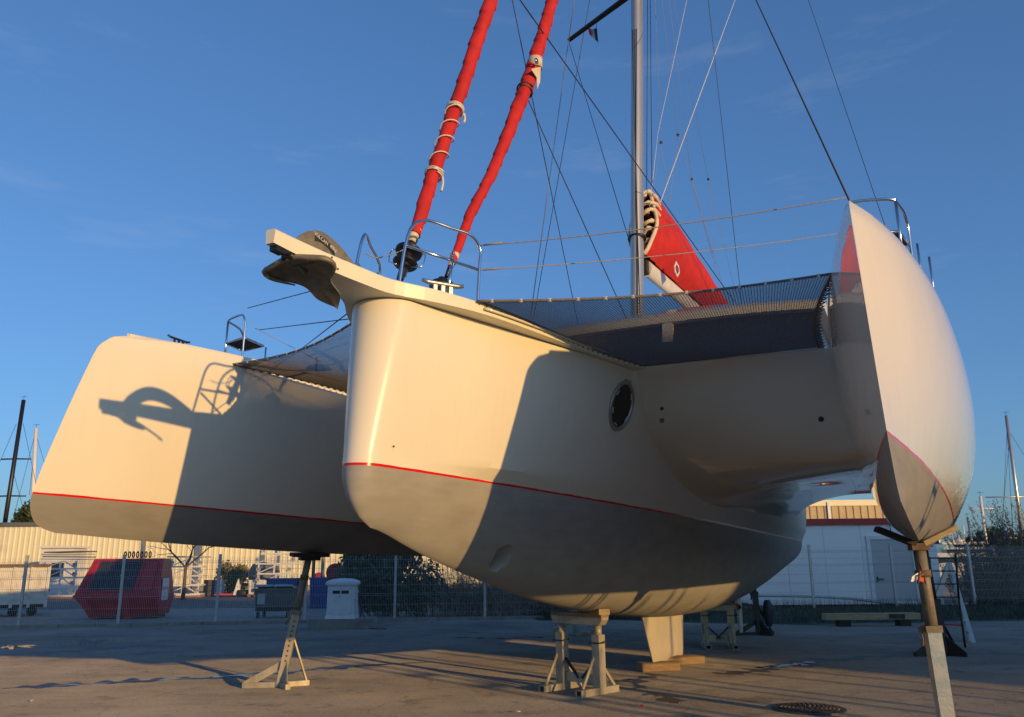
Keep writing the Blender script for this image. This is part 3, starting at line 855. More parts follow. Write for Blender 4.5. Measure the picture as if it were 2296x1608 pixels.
tubes("stanchion", [[b3(4.55, -4.3, 4.44), b3(4.55, -4.3, 5.02)]], .0125, M['inox'], boat)
# --- mooring cleats
def cleat(c, d, L, m, wide=.03, h=.075):
    d = Vector(d).normalized()
    g = MB(); c = Vector(c)
    t = c + Vector((0, 0, h))
    g.tube([t - d * L / 2 + Vector((0, 0, .012)), t - d * L * .36, t + d * L * .36, t + d * L / 2 + Vector((0, 0, .012))], [wide * .55, wide * .7, wide * .7, wide * .55], 8)
    for k in (-.19, 0, .19): g.bar(c + d * L * k, t + d * L * k, wide * .8, wide, d)
    return g.build("cleat", m, boat)
cleat(b3(.58, .50, 4.08), b3(1, .75, 0), .40, M['alugrey'], .034, .085)
cleat(b3(1.55, -3.98, 4.42), b3(1, -.05, 0), .36, M['black'], .022, .06)
cleat(b3(4.6, 3.95, 4.45), b3(1, .1, 0), .36, M['black'], .022, .06)

# --- rig
MBASE, MTOP = b3(7.86, 0, 5.98), b3(9.62, 0, 21.0)
g = MB()
ax_ = (MTOP - MBASE).normalized(); fx = Vector((1, 0, 0)); fx = (fx - ax_ * fx.dot(ax_)).normalized(); sy = ax_.cross(fx)
rows = []
for k in range(13):
    p = MBASE.lerp(MTOP, k / 12)
    rows.append([p + fx * (.165 * math.cos(2 * math.pi * q / 24)) + sy * (.115 * math.sin(2 * math.pi * q / 24)) for q in range(24)])
g.grid(rows, True, True)
mast = g.build("mast", M['alu'], boat)
g = MB(); g.bar(MBASE + fx * .17 + ax_ * .1, MTOP + fx * .17, .05, .035, fx); g.build("luff_track", M['darksteel'], mast)
g = MB()
for a_, b_ in ((.05, .5), (-.04, 1.5), (.0, 1.0)):
    g.tube([MBASE - fx * .15 + sy * (.05 + a_) * -1 + ax_ * .05, MBASE.lerp(MTOP, .42) - fx * .16 + sy * a_], .010, 5)
g.build("halyard", M['rope'], mast)
g = MB(); g.tube([MBASE + ax_ * 1.62, MBASE + ax_ * 1.66], .172, 24); g.build("mast_collar", M['black'], mast)
# spreader (far side one shows at the top of the frame)
def on_mast(z): 
    t = (z - MBASE.z) / (MTOP.z - MBASE.z); return MBASE.lerp(MTOP, t)
tip = bq(1275, 91, x=9.2)
g = MB(); g.bar(on_mast(13.45), tip, .13, .05, (0, 0, 1), .09, .04); g.build("spreader", M['darksteel'], mast)
g = MB(); g.bar(on_mast(13.45), Vector((tip.x, -tip.y, tip.z)), .13, .05, (0, 0, 1), .09, .04); g.build("spreader", M['darksteel'], mast)
# boom and stacked mainsail in its red bag
GO = bp(1449, 590, y=0); 
BE = Vector((14.3, 0, 7.62))
g = MB(); rows = []
G0, G1 = b3(8.55, 0, 7.20), b3(15.5, 0, 7.72)
for k in range(9):
    p = G0.lerp(G1, k / 8)
    rows.append([p + Vector((0, .10 * math.cos(2 * math.pi * q / 20), .17 * math.sin(2 * math.pi * q / 20))) for q in range(20)])
g.grid(rows, True, True); g.add(rows[0], [tuple(range(20))]); g.add(rows[-1], [tuple(range(20))])
boom = g.build("boom", M['whitespar'], boat, angle=rad(40))
g = MB(); g.box(b3(8.47, 0, 7.22), (.16, .1, .3)); g.build("gooseneck", M['darksteel'], boom)
g = MB()
rows = []
top_ = spline([(8.1, 8.90), (9.0, 9.06), (10.5, 8.98), (12.5, 8.78), (15.4, 8.55)])
N = 60
for k in range(N + 1):
    t = k / N; x = 8.12 + 7.2 * t
    zt = top_(x); zb = 7.34 + .075 * (x - 8.5); row = []
    x0f = .42 * math.sin(math.pi * .9)
    for q in range(29):
        a_ = q / 28
        hgt = 1 - abs(2 * a_ - 1)
        sg = 1 if a_ < .5 else -1
        w = (.10 + (.17 + .17 * min(1, t * 6)) * math.sin(math.pi * min(hgt * 1.02, 1)) ** .7 * (1 - .3 * t)) * (1 - .82 * hgt ** 3)
        wr = .012 * math.sin(13 * hgt + 9 * t + 2 * sg) + .010 * math.sin(31 * t + 7 * hgt * sg) + .018 * math.sin(5 * hgt - 40 * max(0, .12 - t) * 3) * max(0, 1 - t * 4)
        xx = x + .74 * hgt * (1 - t)
        row.append(b3(xx, sg * (w + wr), zb + (zt - zb) * hgt))
    rows.append(row)
g.grid(rows)
bag = g.build("sail_bag", M['redsail'], boom)
g = MB()
c_ = bp(1515, 598, y=.5)
for q in range(24):
    pass
em = [bq(u, v, y=.40) for u, v in ((1515, 586), (1521, 597), (1523, 612), (1518, 622), (1513, 611), (1511, 597))]
em2 = [p + Vector((0, -.012, 0)) for p in em]
g.grid([em, em2], False, True); g.add(em2, [tuple(range(6))])
cen = sum(em2, Vector()) / 6
lg = g.build("bag_badge", M['whitespar'], bag)
g = MB(); inner = [cen.lerp(p, .62) + Vector((0, -.004, 0)) for p in em2]; g.add(inner, [tuple(range(6))]); g.build("badge_mark", M['darkred'], lg)
# flaked sail cloth and cream bag edge standing out at the mast
g = MB()
for k in range(6):
    z0 = 7.6 + k * .21; w = .17 * math.sin(math.pi * (k + 1) / 7.5) + .03
    for sg in (1, -1):
        pts = curve([b3(8.44, -.02 * sg, z0), b3(8.30 + .05 * k, sg * w * .8, z0 + .05 + .05 * (k % 2)), b3(8.55 + .09 * k, sg * w, z0 + .13), b3(8.9 + .1 * k, sg * w * .5, z0 + .12)], 5)
        g.tube(pts, [.038 - .012 * abs(i / (len(pts) - 1) - .5) + .014 * ((k * 3 + i) % 4 == 0) for i in range(len(pts))], 7)
g.build("flaked_mainsail", M['creamsail'], boom)
g = MB()
hem = [rows[0][q] for q in range(0, 29)]
g.tube(hem, .035, 7); g.tube([p + Vector((.03, -.01, 0)) for p in hem[:15]], .02, 6)
g.build("bag_hem", M['creamsail'], bag)

# --- furled headsails: wound cloth on the two stays
def furled(name, pts, label, seed, wob):
    r_ = random.Random(seed)
    cl = [Vector(p) for p, _ in pts]
    L = [0]
    for a_, b_ in zip(cl, cl[1:]): L.append(L[-1] + (b_ - a_).length)
    fr = lerp(list(zip(L, [q for _, q in pts])))
    def cp(s):
        for i in range(len(L) - 1):
            if s <= L[i + 1] or i == len(L) - 2: return cl[i].lerp(cl[i + 1], (s - L[i]) / (L[i + 1] - L[i]))
    n = int(L[-1] / .03); rows = []
    d = (cl[-1] - cl[0]).normalized(); e_ = d.cross(Vector((0, 1, 0))).normalized(); f_ = d.cross(e_)
    pitch = .34
    for i in range(n + 1):
        s = L[-1] * i / n; c = cp(s); R = fr(s); row = []
        for q in range(20):
            an = 2 * math.pi * q / 20
            ph = (s / pitch + q / 20) % 1.0
            step = (1.0 - ph) * .16 + (.05 if ph < .06 else 0)
            w2 = .06 * math.sin(3 * an + s * 5.1) + .05 * math.sin(s * 9 + 2 * an)
            rr = R * (.92 + step + w2 * .6)
            off = e_ * (wob * math.sin(s * 2.3)) + f_ * (wob * math.cos(s * 1.7))
            row.append(c + off + (e_ * math.cos(an) + f_ * math.sin(an)) * rr)
        rows.append(row)
    g = MB(); g.grid(rows, True, True)
    o = g.build(name, M['redsail'], boat, angle=rad(50)); o['label'] = label
    return o, cp, fr, L[-1], e_, f_
S0 = bp(928, 528, y=0); S1 = bp(1100, 0, y=0); dS = (S1 - S0)
sail1, cp1, fr1, L1_, e1_, f1_ = furled("furled_sail", [(b3(S0), .058), (b3(S0 + dS * .12), .072), (b3(S0 + dS * .35), .074), (b3(S1), .088), (b3(S0 + dS * 1.9), .10)], "forward furled red headsail with white cord wound round it", 3, .008)
T0 = bp(1013, 590, y=0); T1 = bp(1240, 0, y=0)
tm1 = bp(1055, 482, y=0); tm2 = bp(1105, 385, y=0); tm3 = bp(1180, 195, y=0)
sail2, cp2, fr2, L2_, e2_, f2_ = furled("furled_sail", [(b3(T0), .038), (b3(tm1), .060), (b3(tm2), .068), (b3(tm3), .098), (b3(T1), .086), (b3(T0 + (T1 - T0) * 1.9), .08)], "aft furled red headsail with white clew patch", 5, .006)
# cream tack cloth at the feet
def tack(c0, c1, r0, r1, par):
    g = MB(); g.tube([c0, c0.lerp(c1, .4), c0.lerp(c1, .75), c1], [r0, r0 * 1.1, r1 * 1.02, r1 * .8], 14); return g.build("tack_cloth", M['creamsail'], par)
tack(bq(922, 545, y=0), bq(934, 508, y=0), .046, .066, sail1)
tack(bq(1010, 598, y=0), bq(1022, 566, y=0), .032, .05, sail2)
g = MB(); g.tube([bq(1196, 142, y=0.02) + Vector((0, -.03, .06)), bq(1196, 142, y=.02) + Vector((0, -.03, -.10))], .098, 16); g.build("clew_patch", M['creamsail'], sail2)
g = MB(); g.lathe([(.018, -.01), (.042, -.01), (.042, .012), (.018, .012)], bq(1203, 137, y=.14), 14, 'Y'); g.build("clew_ring", M['inox'], sail2)
g = MB(); P = [bq(u, v, y=.125) for u, v in ((1190, 155), (1212, 150), (1210, 185), (1204, 200), (1203, 175))]; g.prism(P, (0, -.006, 0)); g.build("clew_webbing", M['creamsail'], sail2)
# black lower swivels and furler drums
def drum(cp0, d, name="furler"):
    d = d.normalized()
    rot = Vector((0, 0, 1)).rotation_difference(d).to_matrix()
    def T(p): return cp0 + rot @ Vector(p)
    g = MB()
    def lat(prof, seg=22):
        rows = [[T((r * math.cos(2 * math.pi * k / seg), r * math.sin(2 * math.pi * k / seg), z)) for k in range(seg)] for r, z in prof]
        g.grid(rows, True, True)
    lat([(0, -.30), (.035, -.30), (.04, -.16), (.06, -.15), (.06, -.12), (.115, -.11), (.125, -.095), (.05, -.07), (.045, .02), (.13, .035), (.135, .06), (.06, .075), (.045, .16), (.05, .22), (.03, .26), (0, .26)])
    o = g.build(name, M['black'], boat, angle=rad(35))
    g2 = MB()
    for k in range(4):
        an = 2 * math.pi * k / 4 + .5
        c, s = math.cos(an), math.sin(an)
        g2.tube([T((.06 * c, .06 * s, -.13)), T((.16 * c, .16 * s, -.11)), T((.175 * c, .175 * s, -.02)), T((.165 * c, .165 * s, .05)), T((.06 * c, .06 * s, .08))], .006, 6)
    g2.build("guard_wire", M['inox'], o)
    return o
dd = b3(S1) - b3(S0)
drum(bq(914, 574, y=0), dd)
g = MB(); g.tube([bq(905, 618, y=0), bq(911, 590, y=0)], .03, 10); g.build("tack_fitting", M['inox'], boat)
d2 = MB(); q_ = bq(990, 634, y=0); d2.lathe([(0, 0.0), (.125, 0.0), (.13, .02), (.12, .055), (.10, .075), (.05, .09), (.03, .12), (0, .12)], q_ + Vector((0, 0, -.06)), 24); d2.build("furler", M['black'], boat, angle=rad(35))
g = MB(); g.tube([bq(1000, 622, y=0), bq(1015, 588, y=0)], [.02, .036], 10); g.build("swivel", M['black'], boat)
# white cord spiralled round the forward sail
g = MB(); pts = []
s_a, s_b = .62, 2.1
lowp, highp = bp(968, 382, y=0), bp(1018, 244, y=0)
sa = (b3(lowp) - b3(S0)).length; sb = (b3(highp) - b3(S0)).length
def wrap(s0, s1, turns, ph):
    out = []
    n = int(abs(turns) * 22) + 2
    for i in range(n):
        t = i / (n - 1); s = s0 + (s1 - s0) * t; an = ph + 2 * math.pi * turns * t
        out.append(cp1(s) + (e1_ * math.cos(an) + f1_ * math.sin(an)) * (fr1(s) * 1.14 + .010))
    return out
g.tube(wrap(sa - .02, sb + .02, 4.2, .4), .0075, 7)
g.tube(wrap(sa - .04, sa + .02, 2.3, 1.0), .008, 7)
g.tube(wrap(sb - .02, sb + .035, 2.4, .3), .008, 7)
k0 = cp1(sb) + Vector((.09, -.03, -.03)); g.tube(curve([k0, k0 + Vector((.03, -.02, .03)), k0 + Vector((.05, -.02, -.03)), k0 + Vector((.01, -.03, -.09))], 5), .014, 7)
k0 = cp1(sa) + Vector((.05, -.07, -.01)); g.tube(curve([k0, k0 + Vector((.02, 0, -.08)), k0 + Vector((-.01, 0, -.19))], 5), .012, 7)
g.build("furling_cord", M['whiterope'], sail1)

# --- wires and ropes
def wire(name, p, q, r, m, sag=0.0):
    g = MB(); p, q = Vector(p), Vector(q)
    n = 12 if sag else 1
    pts = [p.lerp(q, k / n) - Vector((0, 0, sag * 4 * (k / n) * (1 - k / n))) for k in range(n + 1)]
    g.tube(pts, r, 6); return g.build(name, m, boat)
def up_line(u0, v0, y0, u1, v1, y1, r, m, name="shroud"):
    p, q = bq(u0, v0, y=y0), bq(u1, v1, y=y1)
    if v0 == 0: p = p + (p - q) * .7          # runs on up to the masthead
    if v1 == 0: q = q + (q - p) * .7
    return wire(name, p, q, r, m)
# standing rigging to the near float
up_line(2050, 700, 4.42, 1441, -1094, 0, .0095, M['rope'])
up_line(1960, 569, 4.10, 1593, -219, 1.0, .0095, M['rope'])
# standing rigging to the far float
up_line(1189, 715, -3.2, 1275, 91, -1.66, .011, M['alugrey'])
up_line(1275, 91, -1.66, 1316, -210, -1.1, .011, M['alugrey'])
up_line(1196, 715, -3.0, 1425, -582, 0, .008, M['rope'])
up_line(1299, 742, -1.8, 1100, -240, 0, .007, M['bluerope'])
up_line(1276, 96, -1.66, 1432, 610, 0, .007, M['bluerope'], "diagonal_shroud")
# sheets
up_line(1166, 0, .02, 1646, 676, .7, .010, M['rope'], "sheet")
up_line(1120, -66, .02, 1166, 0, .02, .010, M['rope'], "sheet")
up_line(1184, 224, .05, 1407, 720, .1, .008, M['bluerope'], "sheet")
g = MB(); pts = []
for k in range(26):
    an = 2 * math.pi * k / 20; sc = (b3(bp(1178, 215, y=0)) - b3(T0)).length
    pts.append(cp2(sc + .004 * k) + (e2_ * math.cos(an) + f2_ * math.sin(an)) * (fr2(sc) * 1.14))
g.tube(pts, .012, 7); g.build("sheet_hitch", M['rope'], sail2)
# halyards and lazy jacks abaft the mast
for (u0, v0, u1, v1, y, r, m) in (
        (1452, 0, 1450, 425, .0, .008, M['rope']), (1458, 0, 1462, 425, .05, .008, M['rope']),
        (1648, 0, 1480, 455, .45, .009, M['whiterope']), (1540, 0, 1475, 300, .3, .005, M['whiterope']), (1475, 300, 1455, 480, .2, .005, M['whiterope']),
        (1469, 0, 1482, 320, .2, .0035, M['greyrope']), (1482, 320, 1462, 440, .25, .0035, M['greyrope']), (1482, 320, 1500, 455, .25, .0035, M['greyrope']),
        (1484, 0, 1520, 303, .2, .0035, M['greyrope']), (1520, 303, 1500, 470, .25, .0035, M['greyrope']), (1520, 303, 1598, 570, .25, .0035, M['greyrope']),
        (1500, 0, 1551, 402, .2, .0035, M['greyrope']), (1551, 402, 1598, 580, .3, .0035, M['greyrope']), (1551, 402, 1632, 680, .3, .0035, M['greyrope']),
        (1510, 0, 1588, 402, -.2, .0035, M['greyrope']), (1588, 402, 1603, 600, -.25, .0035, M['greyrope']), (1588, 402, 1650, 660, -.25, .0035, M['greyrope']),
        (1588, 0, 1664, 690, 1.2, .006, M['rope'])):
    up_line(u0, v0, y, u1, v1, y, r, m, "halyard" if r > .0045 else "lazy_jack")
for (u, v) in ((1482, 320), (1520, 303), (1551, 402), (1588, 402)):
    g = MB(); g.lathe([(0, -.04), (.03, -.02), (.03, .02), (0, .04)], bq(u, v, y=.2), 8); g.build("block", M['darksteel'], boat)
# lifelines from the bow pulpit out to the near float, and on the far side
wire("lifeline", b3(1.09, .60, 4.72), bq(1902, 442, y=3.9), .0055, M['greyrope'], .05)
wire("lifeline", b3(1.08, .60, 4.46), bq(1900, 521, y=3.72), .0055, M['greyrope'], .05)
for z0, uv in ((4.72, (1092, 527)), (4.46, (1090, 604))):
    g = MB(); a_ = b3(1.09, .6, z0); e_ = bq(1902, 442, y=3.9) if z0 > 4.6 else bq(1900, 521, y=3.72); d_ = (e_ - a_).normalized()
    g.tube([a_ + d_ * .04, a_ + d_ * .22], .010, 8); g.build("turnbuckle", M['greyrope'], boat)
wire("lifeline", bq(555, 691, y=-4.25), b3(1.05, -.58, 4.62), .006, M['bluerope'])
wire("lifeline", bq(580, 740, y=-4.3), b3(.95, -.56, 4.12), .006, M['bluerope'])
wire("lifeline", bq(676, 782, y=-3.3), b3(.45, -.45, 4.0), .006, M['bluerope'])
wire("lifeline", bq(572, 736, y=-3.95), bq(720, 812, y=-4.3), .004, M['greyrope'])
g = MB(); g.tube(curve([bq(822, 545 + 24, y=-.25), bq(845, 578, y=-.2), bq(880, 570, y=-.08), bq(905, 560, y=0)], 6), .006, 6); g.build("furling_line", M['greyrope'], boat)
# courtesy flag under the spreader
g = MB()
fl0, fl1 = bq(1338, 62, x=9.2), bq(1341, 92, x=9.2)
def flagp(s, t):
    a_ = bq(1318 + 20 * s + 3 * t, 62 + 3 * math.sin(s * 3) + (26 * t) * (.55 + .45 * s) + 6 * s * s * t, x=9.2 + .06 * math.sin(s * 5)); return a_
stripes = (("flag_red", M['redplastic'], 0, .36), ("flag_white", M['whitespar'], .36, .68), ("flag_blue", M['navy'], .68, 1.0))
flag = None
for nm, m, a_, b_ in stripes:
    g = MB(); g.grid([[flagp(a_ + (b_ - a_) * i / 3, t / 4) for t in range(5)] for i in range(4)])
    o = g.build("flag_stripe", m, boat if flag is None else flag, fix=False)
    if flag is None: flag = o; o.name = "courtesy_flag"
g = MB(); g.tube([bq(1336, 45, x=9.2), bq(1341, 96, x=9.2)], .006, 5); g.build("flag_halyard", M['rope'], flag)

# --- keel fin, rudder, propeller
def foil(name, xt0, xt1, zt, xb0, xb1, zb, th_, m):
    rows = []
    for k in range(13):
        t = k / 12
        te = t if t < .9 else t
        x0, x1 = xt0 + (xb0 - xt0) * t, xt1 + (xb1 - xt1) * t
        z = zt + (zb - zt) * t; sc = 1.0 if k < 11 else (.75 if k == 11 else .3)
        row = []
        for q in range(24):
            an = 2 * math.pi * q / 24
            cx_ = .5 - .5 * math.cos(an); 
            tk = th_ * sc * (abs(math.sin(an)) ** .8) * (1 if math.sin(an) > 0 else -1) * (.6 + .4 * (1 - cx_))
            row.append(b3(x0 + (x1 - x0) * cx_, tk, z))
        rows.append(row)
    g = MB(); g.grid(rows, True, True); g.add(rows[-1], [tuple(range(24))])
    return g.build(name, m, boat, angle=rad(50))
foil("keel_fin", 7.46, 9.86, 1.12, 8.02, 9.72, .275, .09, M['antifoul'])
foil("rudder", 14.25, 14.85, 1.75, 14.55, 14.85, .45, .05, M['antifoul'])
# ------------------------------------------------------------------ anchor in the bowsprit roller
anchor = thing("anchor", "worn galvanised spade anchor hanging from the bowsprit tip", "anchor")
anchor.matrix_world = boat.matrix_world
side = Vector((0, 1, 0))
HW = spline([(0, .20), (.03, .27), (.08, .315), (.16, .33), (.27, .305), (.38, .235), (.48, .165), (.58, .13), (.70, .125), (.80, .115), (.90, .065), (1, .003)])
def fl(t, q, th=0.0):
    w = HW(t)
    x = -.875 + .60 * t - .02 * (1 - q * q) * (1 - t)
    z = 3.985 - .235 * t - .03 * q * q * min(1, w / .2) * (1 - .6 * t) + .03 * math.sin(math.pi * t) - .03 * max(0, t - .5) * (1 - abs(q))
    return Vector((x, -q * w, z + th))
rows, back = [], []
for i in range(33):
    t = i / 32
    rows.append([fl(t, -1 + 2 * j / 18) for j in range(19)]); back.append([fl(t, -1 + 2 * j / 18, .016) for j in range(19)])
g = MB(); g.grid(rows); g.grid(back)
g.grid([rows[0], back[0]]); g.grid([[r[0] for r in rows], [r[0] for r in back]]); g.grid([[r[-1] for r in rows], [r[-1] for r in back]])
fluke = g.build("fluke", M['anchor'], anchor, angle=rad(40), weld=.0003)
g = MB()
rim = [fl(t, -1) for t in (.45, .36, .27, .2, .13, .07, .03, 0)] + [fl(0, q) for q in (-.7, -.35, 0, .35, .7)] + [fl(t, 1) for t in (0, .03, .07, .13, .2, .27, .36, .45)]
g.tube([p + Vector((0, 0, -.012)) for p in rim], [.006, .011, .016, .019, .021, .022, .022, .022] + [.022] * 5 + [.022, .022, .022, .021, .019, .016, .011, .006], 10)
g.build("rolled_edge", M['anchor'], fluke)
# arched shank running up through the sprit and back along the deck
sh = curve([fl(.34, 0, .0), Vector((-.78, .03, 4.06)), Vector((-.70, .03, 4.18)), Vector((-.53, .03, 4.27)), Vector((-.33, .03, 4.26)), Vector((-.10, .03, 4.18)), Vector((.12, .03, 4.08))], 8)
up_n, dn_n = [], []
N = len(sh)
g = MB(); rows = []
for i, p in enumerate(sh):
    d = (sh[min(i + 1, N - 1)] - sh[max(i - 1, 0)]).normalized(); nn = Vector((-d.z, 0, d.x))
    wd = .05 + .032 * math.sin(math.pi * i / (N - 1)); tk = .016
    rows.append([p + nn * wd * a_ + side * tk * b_ for a_, b_ in ((.85, -1), (1, -.4), (1, .4), (.85, 1), (-1, 1), (-1, -1))])
g.grid(rows, True, True); g.add(rows[0], [tuple(range(6))]); g.add(rows[-1], [tuple(range(6))])
shank = g.build("shank", M['anchor'], anchor, angle=rad(35))
# maker's plate on the shank and cast letters in the fluke
pc_ = Vector((-.50, -.012, 4.335))
g = MB(); rows = []
for i in range(9):
    t = -.5 + i / 8
    c = Vector((-.475 + t * .26, .0115, 4.275 - .55 * (t * .26) ** 2 * 4 - .05 * t))
    rows.append([c + Vector((0, -.002, .028)), c + Vector((0, -.002, -.028))])
g.grid(rows); g.build("maker_plate", M['darksteel'], shank, fix=False)
mw = Matrix.Translation((-.475, .007, 4.272)) @ Matrix.Rotation(rad(10), 4, 'Y') @ Matrix.Rotation(rad(90), 4, 'X')
text_mesh("VULCAN  40kg", .046, "plate_letters", M['whitespar'], shank, mw, .0015)
mwf = Matrix(((0, -.94, .34, 0), (1, 0, 0, 0), (0, .34, .94, 0), (0, 0, 0, 1))) @ Matrix.Rotation(rad(180), 4, 'Y')
mwf.translation = fl(.18, .15, -.004)
text_mesh("VULCAN 40K", .038, "cast_letters", M['rust'], fluke, mwf, .0006)

# ------------------------------------------------------------------ yard stands
def post(g, p, q, w, upv=(0, 1, 0)): g.bar(p, q, w, w, upv)
def jack(name, label, base, top, face, m_low, m_up, pad=None, group="adjustable boat stands", holes=True, low_h=1.02, w=.115, r=.05, feet=3, foot_len=.52, flat=False):
    """square foot tube on three gusseted feet, a round riser and a swivelling pad on top"""
    t = thing(name, label, "boat stand", base, face, group)
    inv = Matrix.Rotation(-face, 4, 'Z')
    topL = inv @ (Vector(top) - Vector(base))
    d = topL.normalized()
    g = MB(); post(g, (0, 0, .0), d * low_h, w); lt = g.build("foot_tube", m_low, t)
    if holes:
        g = MB()
        for k in range(9):
            p = d * (.36 + k * .068) + Vector((.0, -w / 2 - .0015, 0)); g.lathe([(0, 0), (.013, 0), (.013, .004), (0, .004)], p, 10, 'Y')
        stuff(g.build("pin_hole", M['black'], lt))
    g = MB(); g.tube([d * (low_h - .06), d * (topL.length - .10)], r, 16); rs = g.build("riser", m_up, t)
    g = MB(); g.bar(d * (low_h - .03), d * (low_h + .035), w * 1.18, w * 1.18, (0, 1, 0)); g.build("collar", m_up, lt)
    g = MB(); g.tube([d * (low_h + .02) + Vector((-.12, 0, .0)), d * (low_h + .02) + Vector((-.10, -.02, -.1)), d * (low_h - .16) + Vector((-.12, -.02, 0))], .018, 8); g.build("handle", m_up, lt)
    g = MB(); c = d * (topL.length - .36); g.tube([c - d * .035, c + d * .035], r * 1.25, 16); g.tube([c + Vector((-.0, -r, 0)), c + Vector((-.07, -r - .03, -.02)), c + Vector((-.09, -r - .03, -.1))], .012, 8); g.build("clamp_ring", M['rust'], rs)
    angs = {3: (180, -62, 20), 2: (190, 0)}[feet]
    for k, a_ in enumerate(angs):
        u = Vector((math.cos(rad(a_)), math.sin(rad(a_)), 0))
        L = foot_len * (1.0, .62, .78)[k]
        g = MB()
        g.bar(u * (w * .4), u * L + Vector((0, 0, .0)), .07, .07, (0, 0, 1))
        for f_ in range(len(g.v)): g.v[f_] = (g.v[f_][0], g.v[f_][1], g.v[f_][2] + .037)
        if flat: pass
        elif k == 0:
            n2 = Vector((-u.y, u.x, 0)) * .007
            tri = [u * L + Vector((0, 0, .07)), u * (L * .86) + Vector((0, 0, .12)), u * (w * .45) + d * .36, u * (w * .45) + d * .24, u * (L * .62) + Vector((0, 0, .07))]
            g.prism([p - n2 for p in tri], n2 * 2)
        elif k == 2:
            g.bar(u * (L * .9) + Vector((0, 0, .07)), d * .74, .055, .02)
        else:
            n2 = Vector((-u.y, u.x, 0)) * .007
            tri = [u * (w * .45) + Vector((0, 0, .07)), u * L + Vector((0, 0, .07)), u * (L * .86) + Vector((0, 0, .12)), u * (w * .45) + d * .36]
            g.prism([p - n2 for p in tri], n2 * 2)
        g.build("foot", m_low, t)
    if pad: pad(t, topL, d)
    return t
def pad_flat(w, l, yaw, m=None, tilt=0.0):
    def f(t, top, d):
        g = MB(); R = Matrix.Rotation(yaw, 4, 'Z') @ Matrix.Rotation(tilt, 4, 'X')
        g.box(top + Vector((0, 0, -.03)), (l, w, .055), R.to_3x3()); 
        o = g.build("pad", m or M['darkwood'], t)
        g = MB(); g.box(top + Vector((0, 0, -.085)), (l * .55, w * .6, .05), R.to_3x3()); g.build("pad_bracket", M['darksteel'], t)
    return f
def pad_vee(yaw, spread, rise, mL, mR):
    def f(t, top, d):
        R = Matrix.Rotation(yaw, 3, 'Z')
        for sg, m, ln in ((-1, mL, spread), (1, mR, spread * .95)):
            g = MB(); a_ = top + R @ Vector((sg * .04, 0, -.06)); b_ = top + R @ Vector((sg * ln, 0, rise))
            g.bar(a_, b_, .17, .05, (0, 0, 1)); g.build("vee_board", m, t)
        g = MB(); g.box(top + Vector((0, 0, -.09)), (.17, .16, .07), R); g.build("pad_bracket", M['rust'], t)
    return f
def keel_pt(x, p):
    return C0 + AX * x + PO * p + UU * (f_bot(x))
jb = gp(628, 1541, Z=0)
kt = keel_pt(4.42, -FB)
jack("boat_stand", "leaning stand with a row of pin holes under the far left hull", (jb.x, jb.y, 0), kt - Vector((0, 0, .0)), rad(6), M['stand'], M['standgrey'], pad_flat(.2, .55, AL, M['darkwood'], .1))
kt = keel_pt(4.30, FB + .01)
jack("boat_stand", "nearest stand, pale blue mottled square tube at the right edge, under the head-on hull", (kt.x + .06, kt.y - .02, 0), kt + Vector((0, 0, .03)), rad(-8), M['standblue'], M['standgrey'], pad_vee(rad(0), .40, .10, M['darkwood'], M['palewood']), holes=False, low_h=.98, w=.135, r=.062, flat=True)
kr = gp(2118, 1470, Z=0)
jack("boat_stand", "dark stand with flat triangular feet behind the nearest stand", (kr.x, kr.y, 0), Vector((kr.x - .12, kr.y, 2.02)), rad(14), M['darksteel'], M['darksteel'], pad_flat(.2, .5, 0), holes=False, low_h=.95, w=.13, feet=3, foot_len=.62)
kr = gp(1702, 1424, Z=0)
jack("boat_stand", "dark stand with spread braces beside the rudder", (kr.x, kr.y, 0), Vector((kr.x - .05, kr.y, 1.75)), rad(10), M['darksteel'], M['darksteel'], pad_flat(.2, .4, 0), holes=False, low_h=.95, w=.11, foot_len=.6)
kr = gp(1290, 1424, Z=0)
jack("boat_stand", "dark stand low behind the posts of the front trestle", (kr.x, kr.y, 0), Vector((kr.x, kr.y, 2.2)), rad(-12), M['stand'], M['darksteel'], pad_flat(.2, .5, 0), holes=False, low_h=.9, w=.12, foot_len=.62)

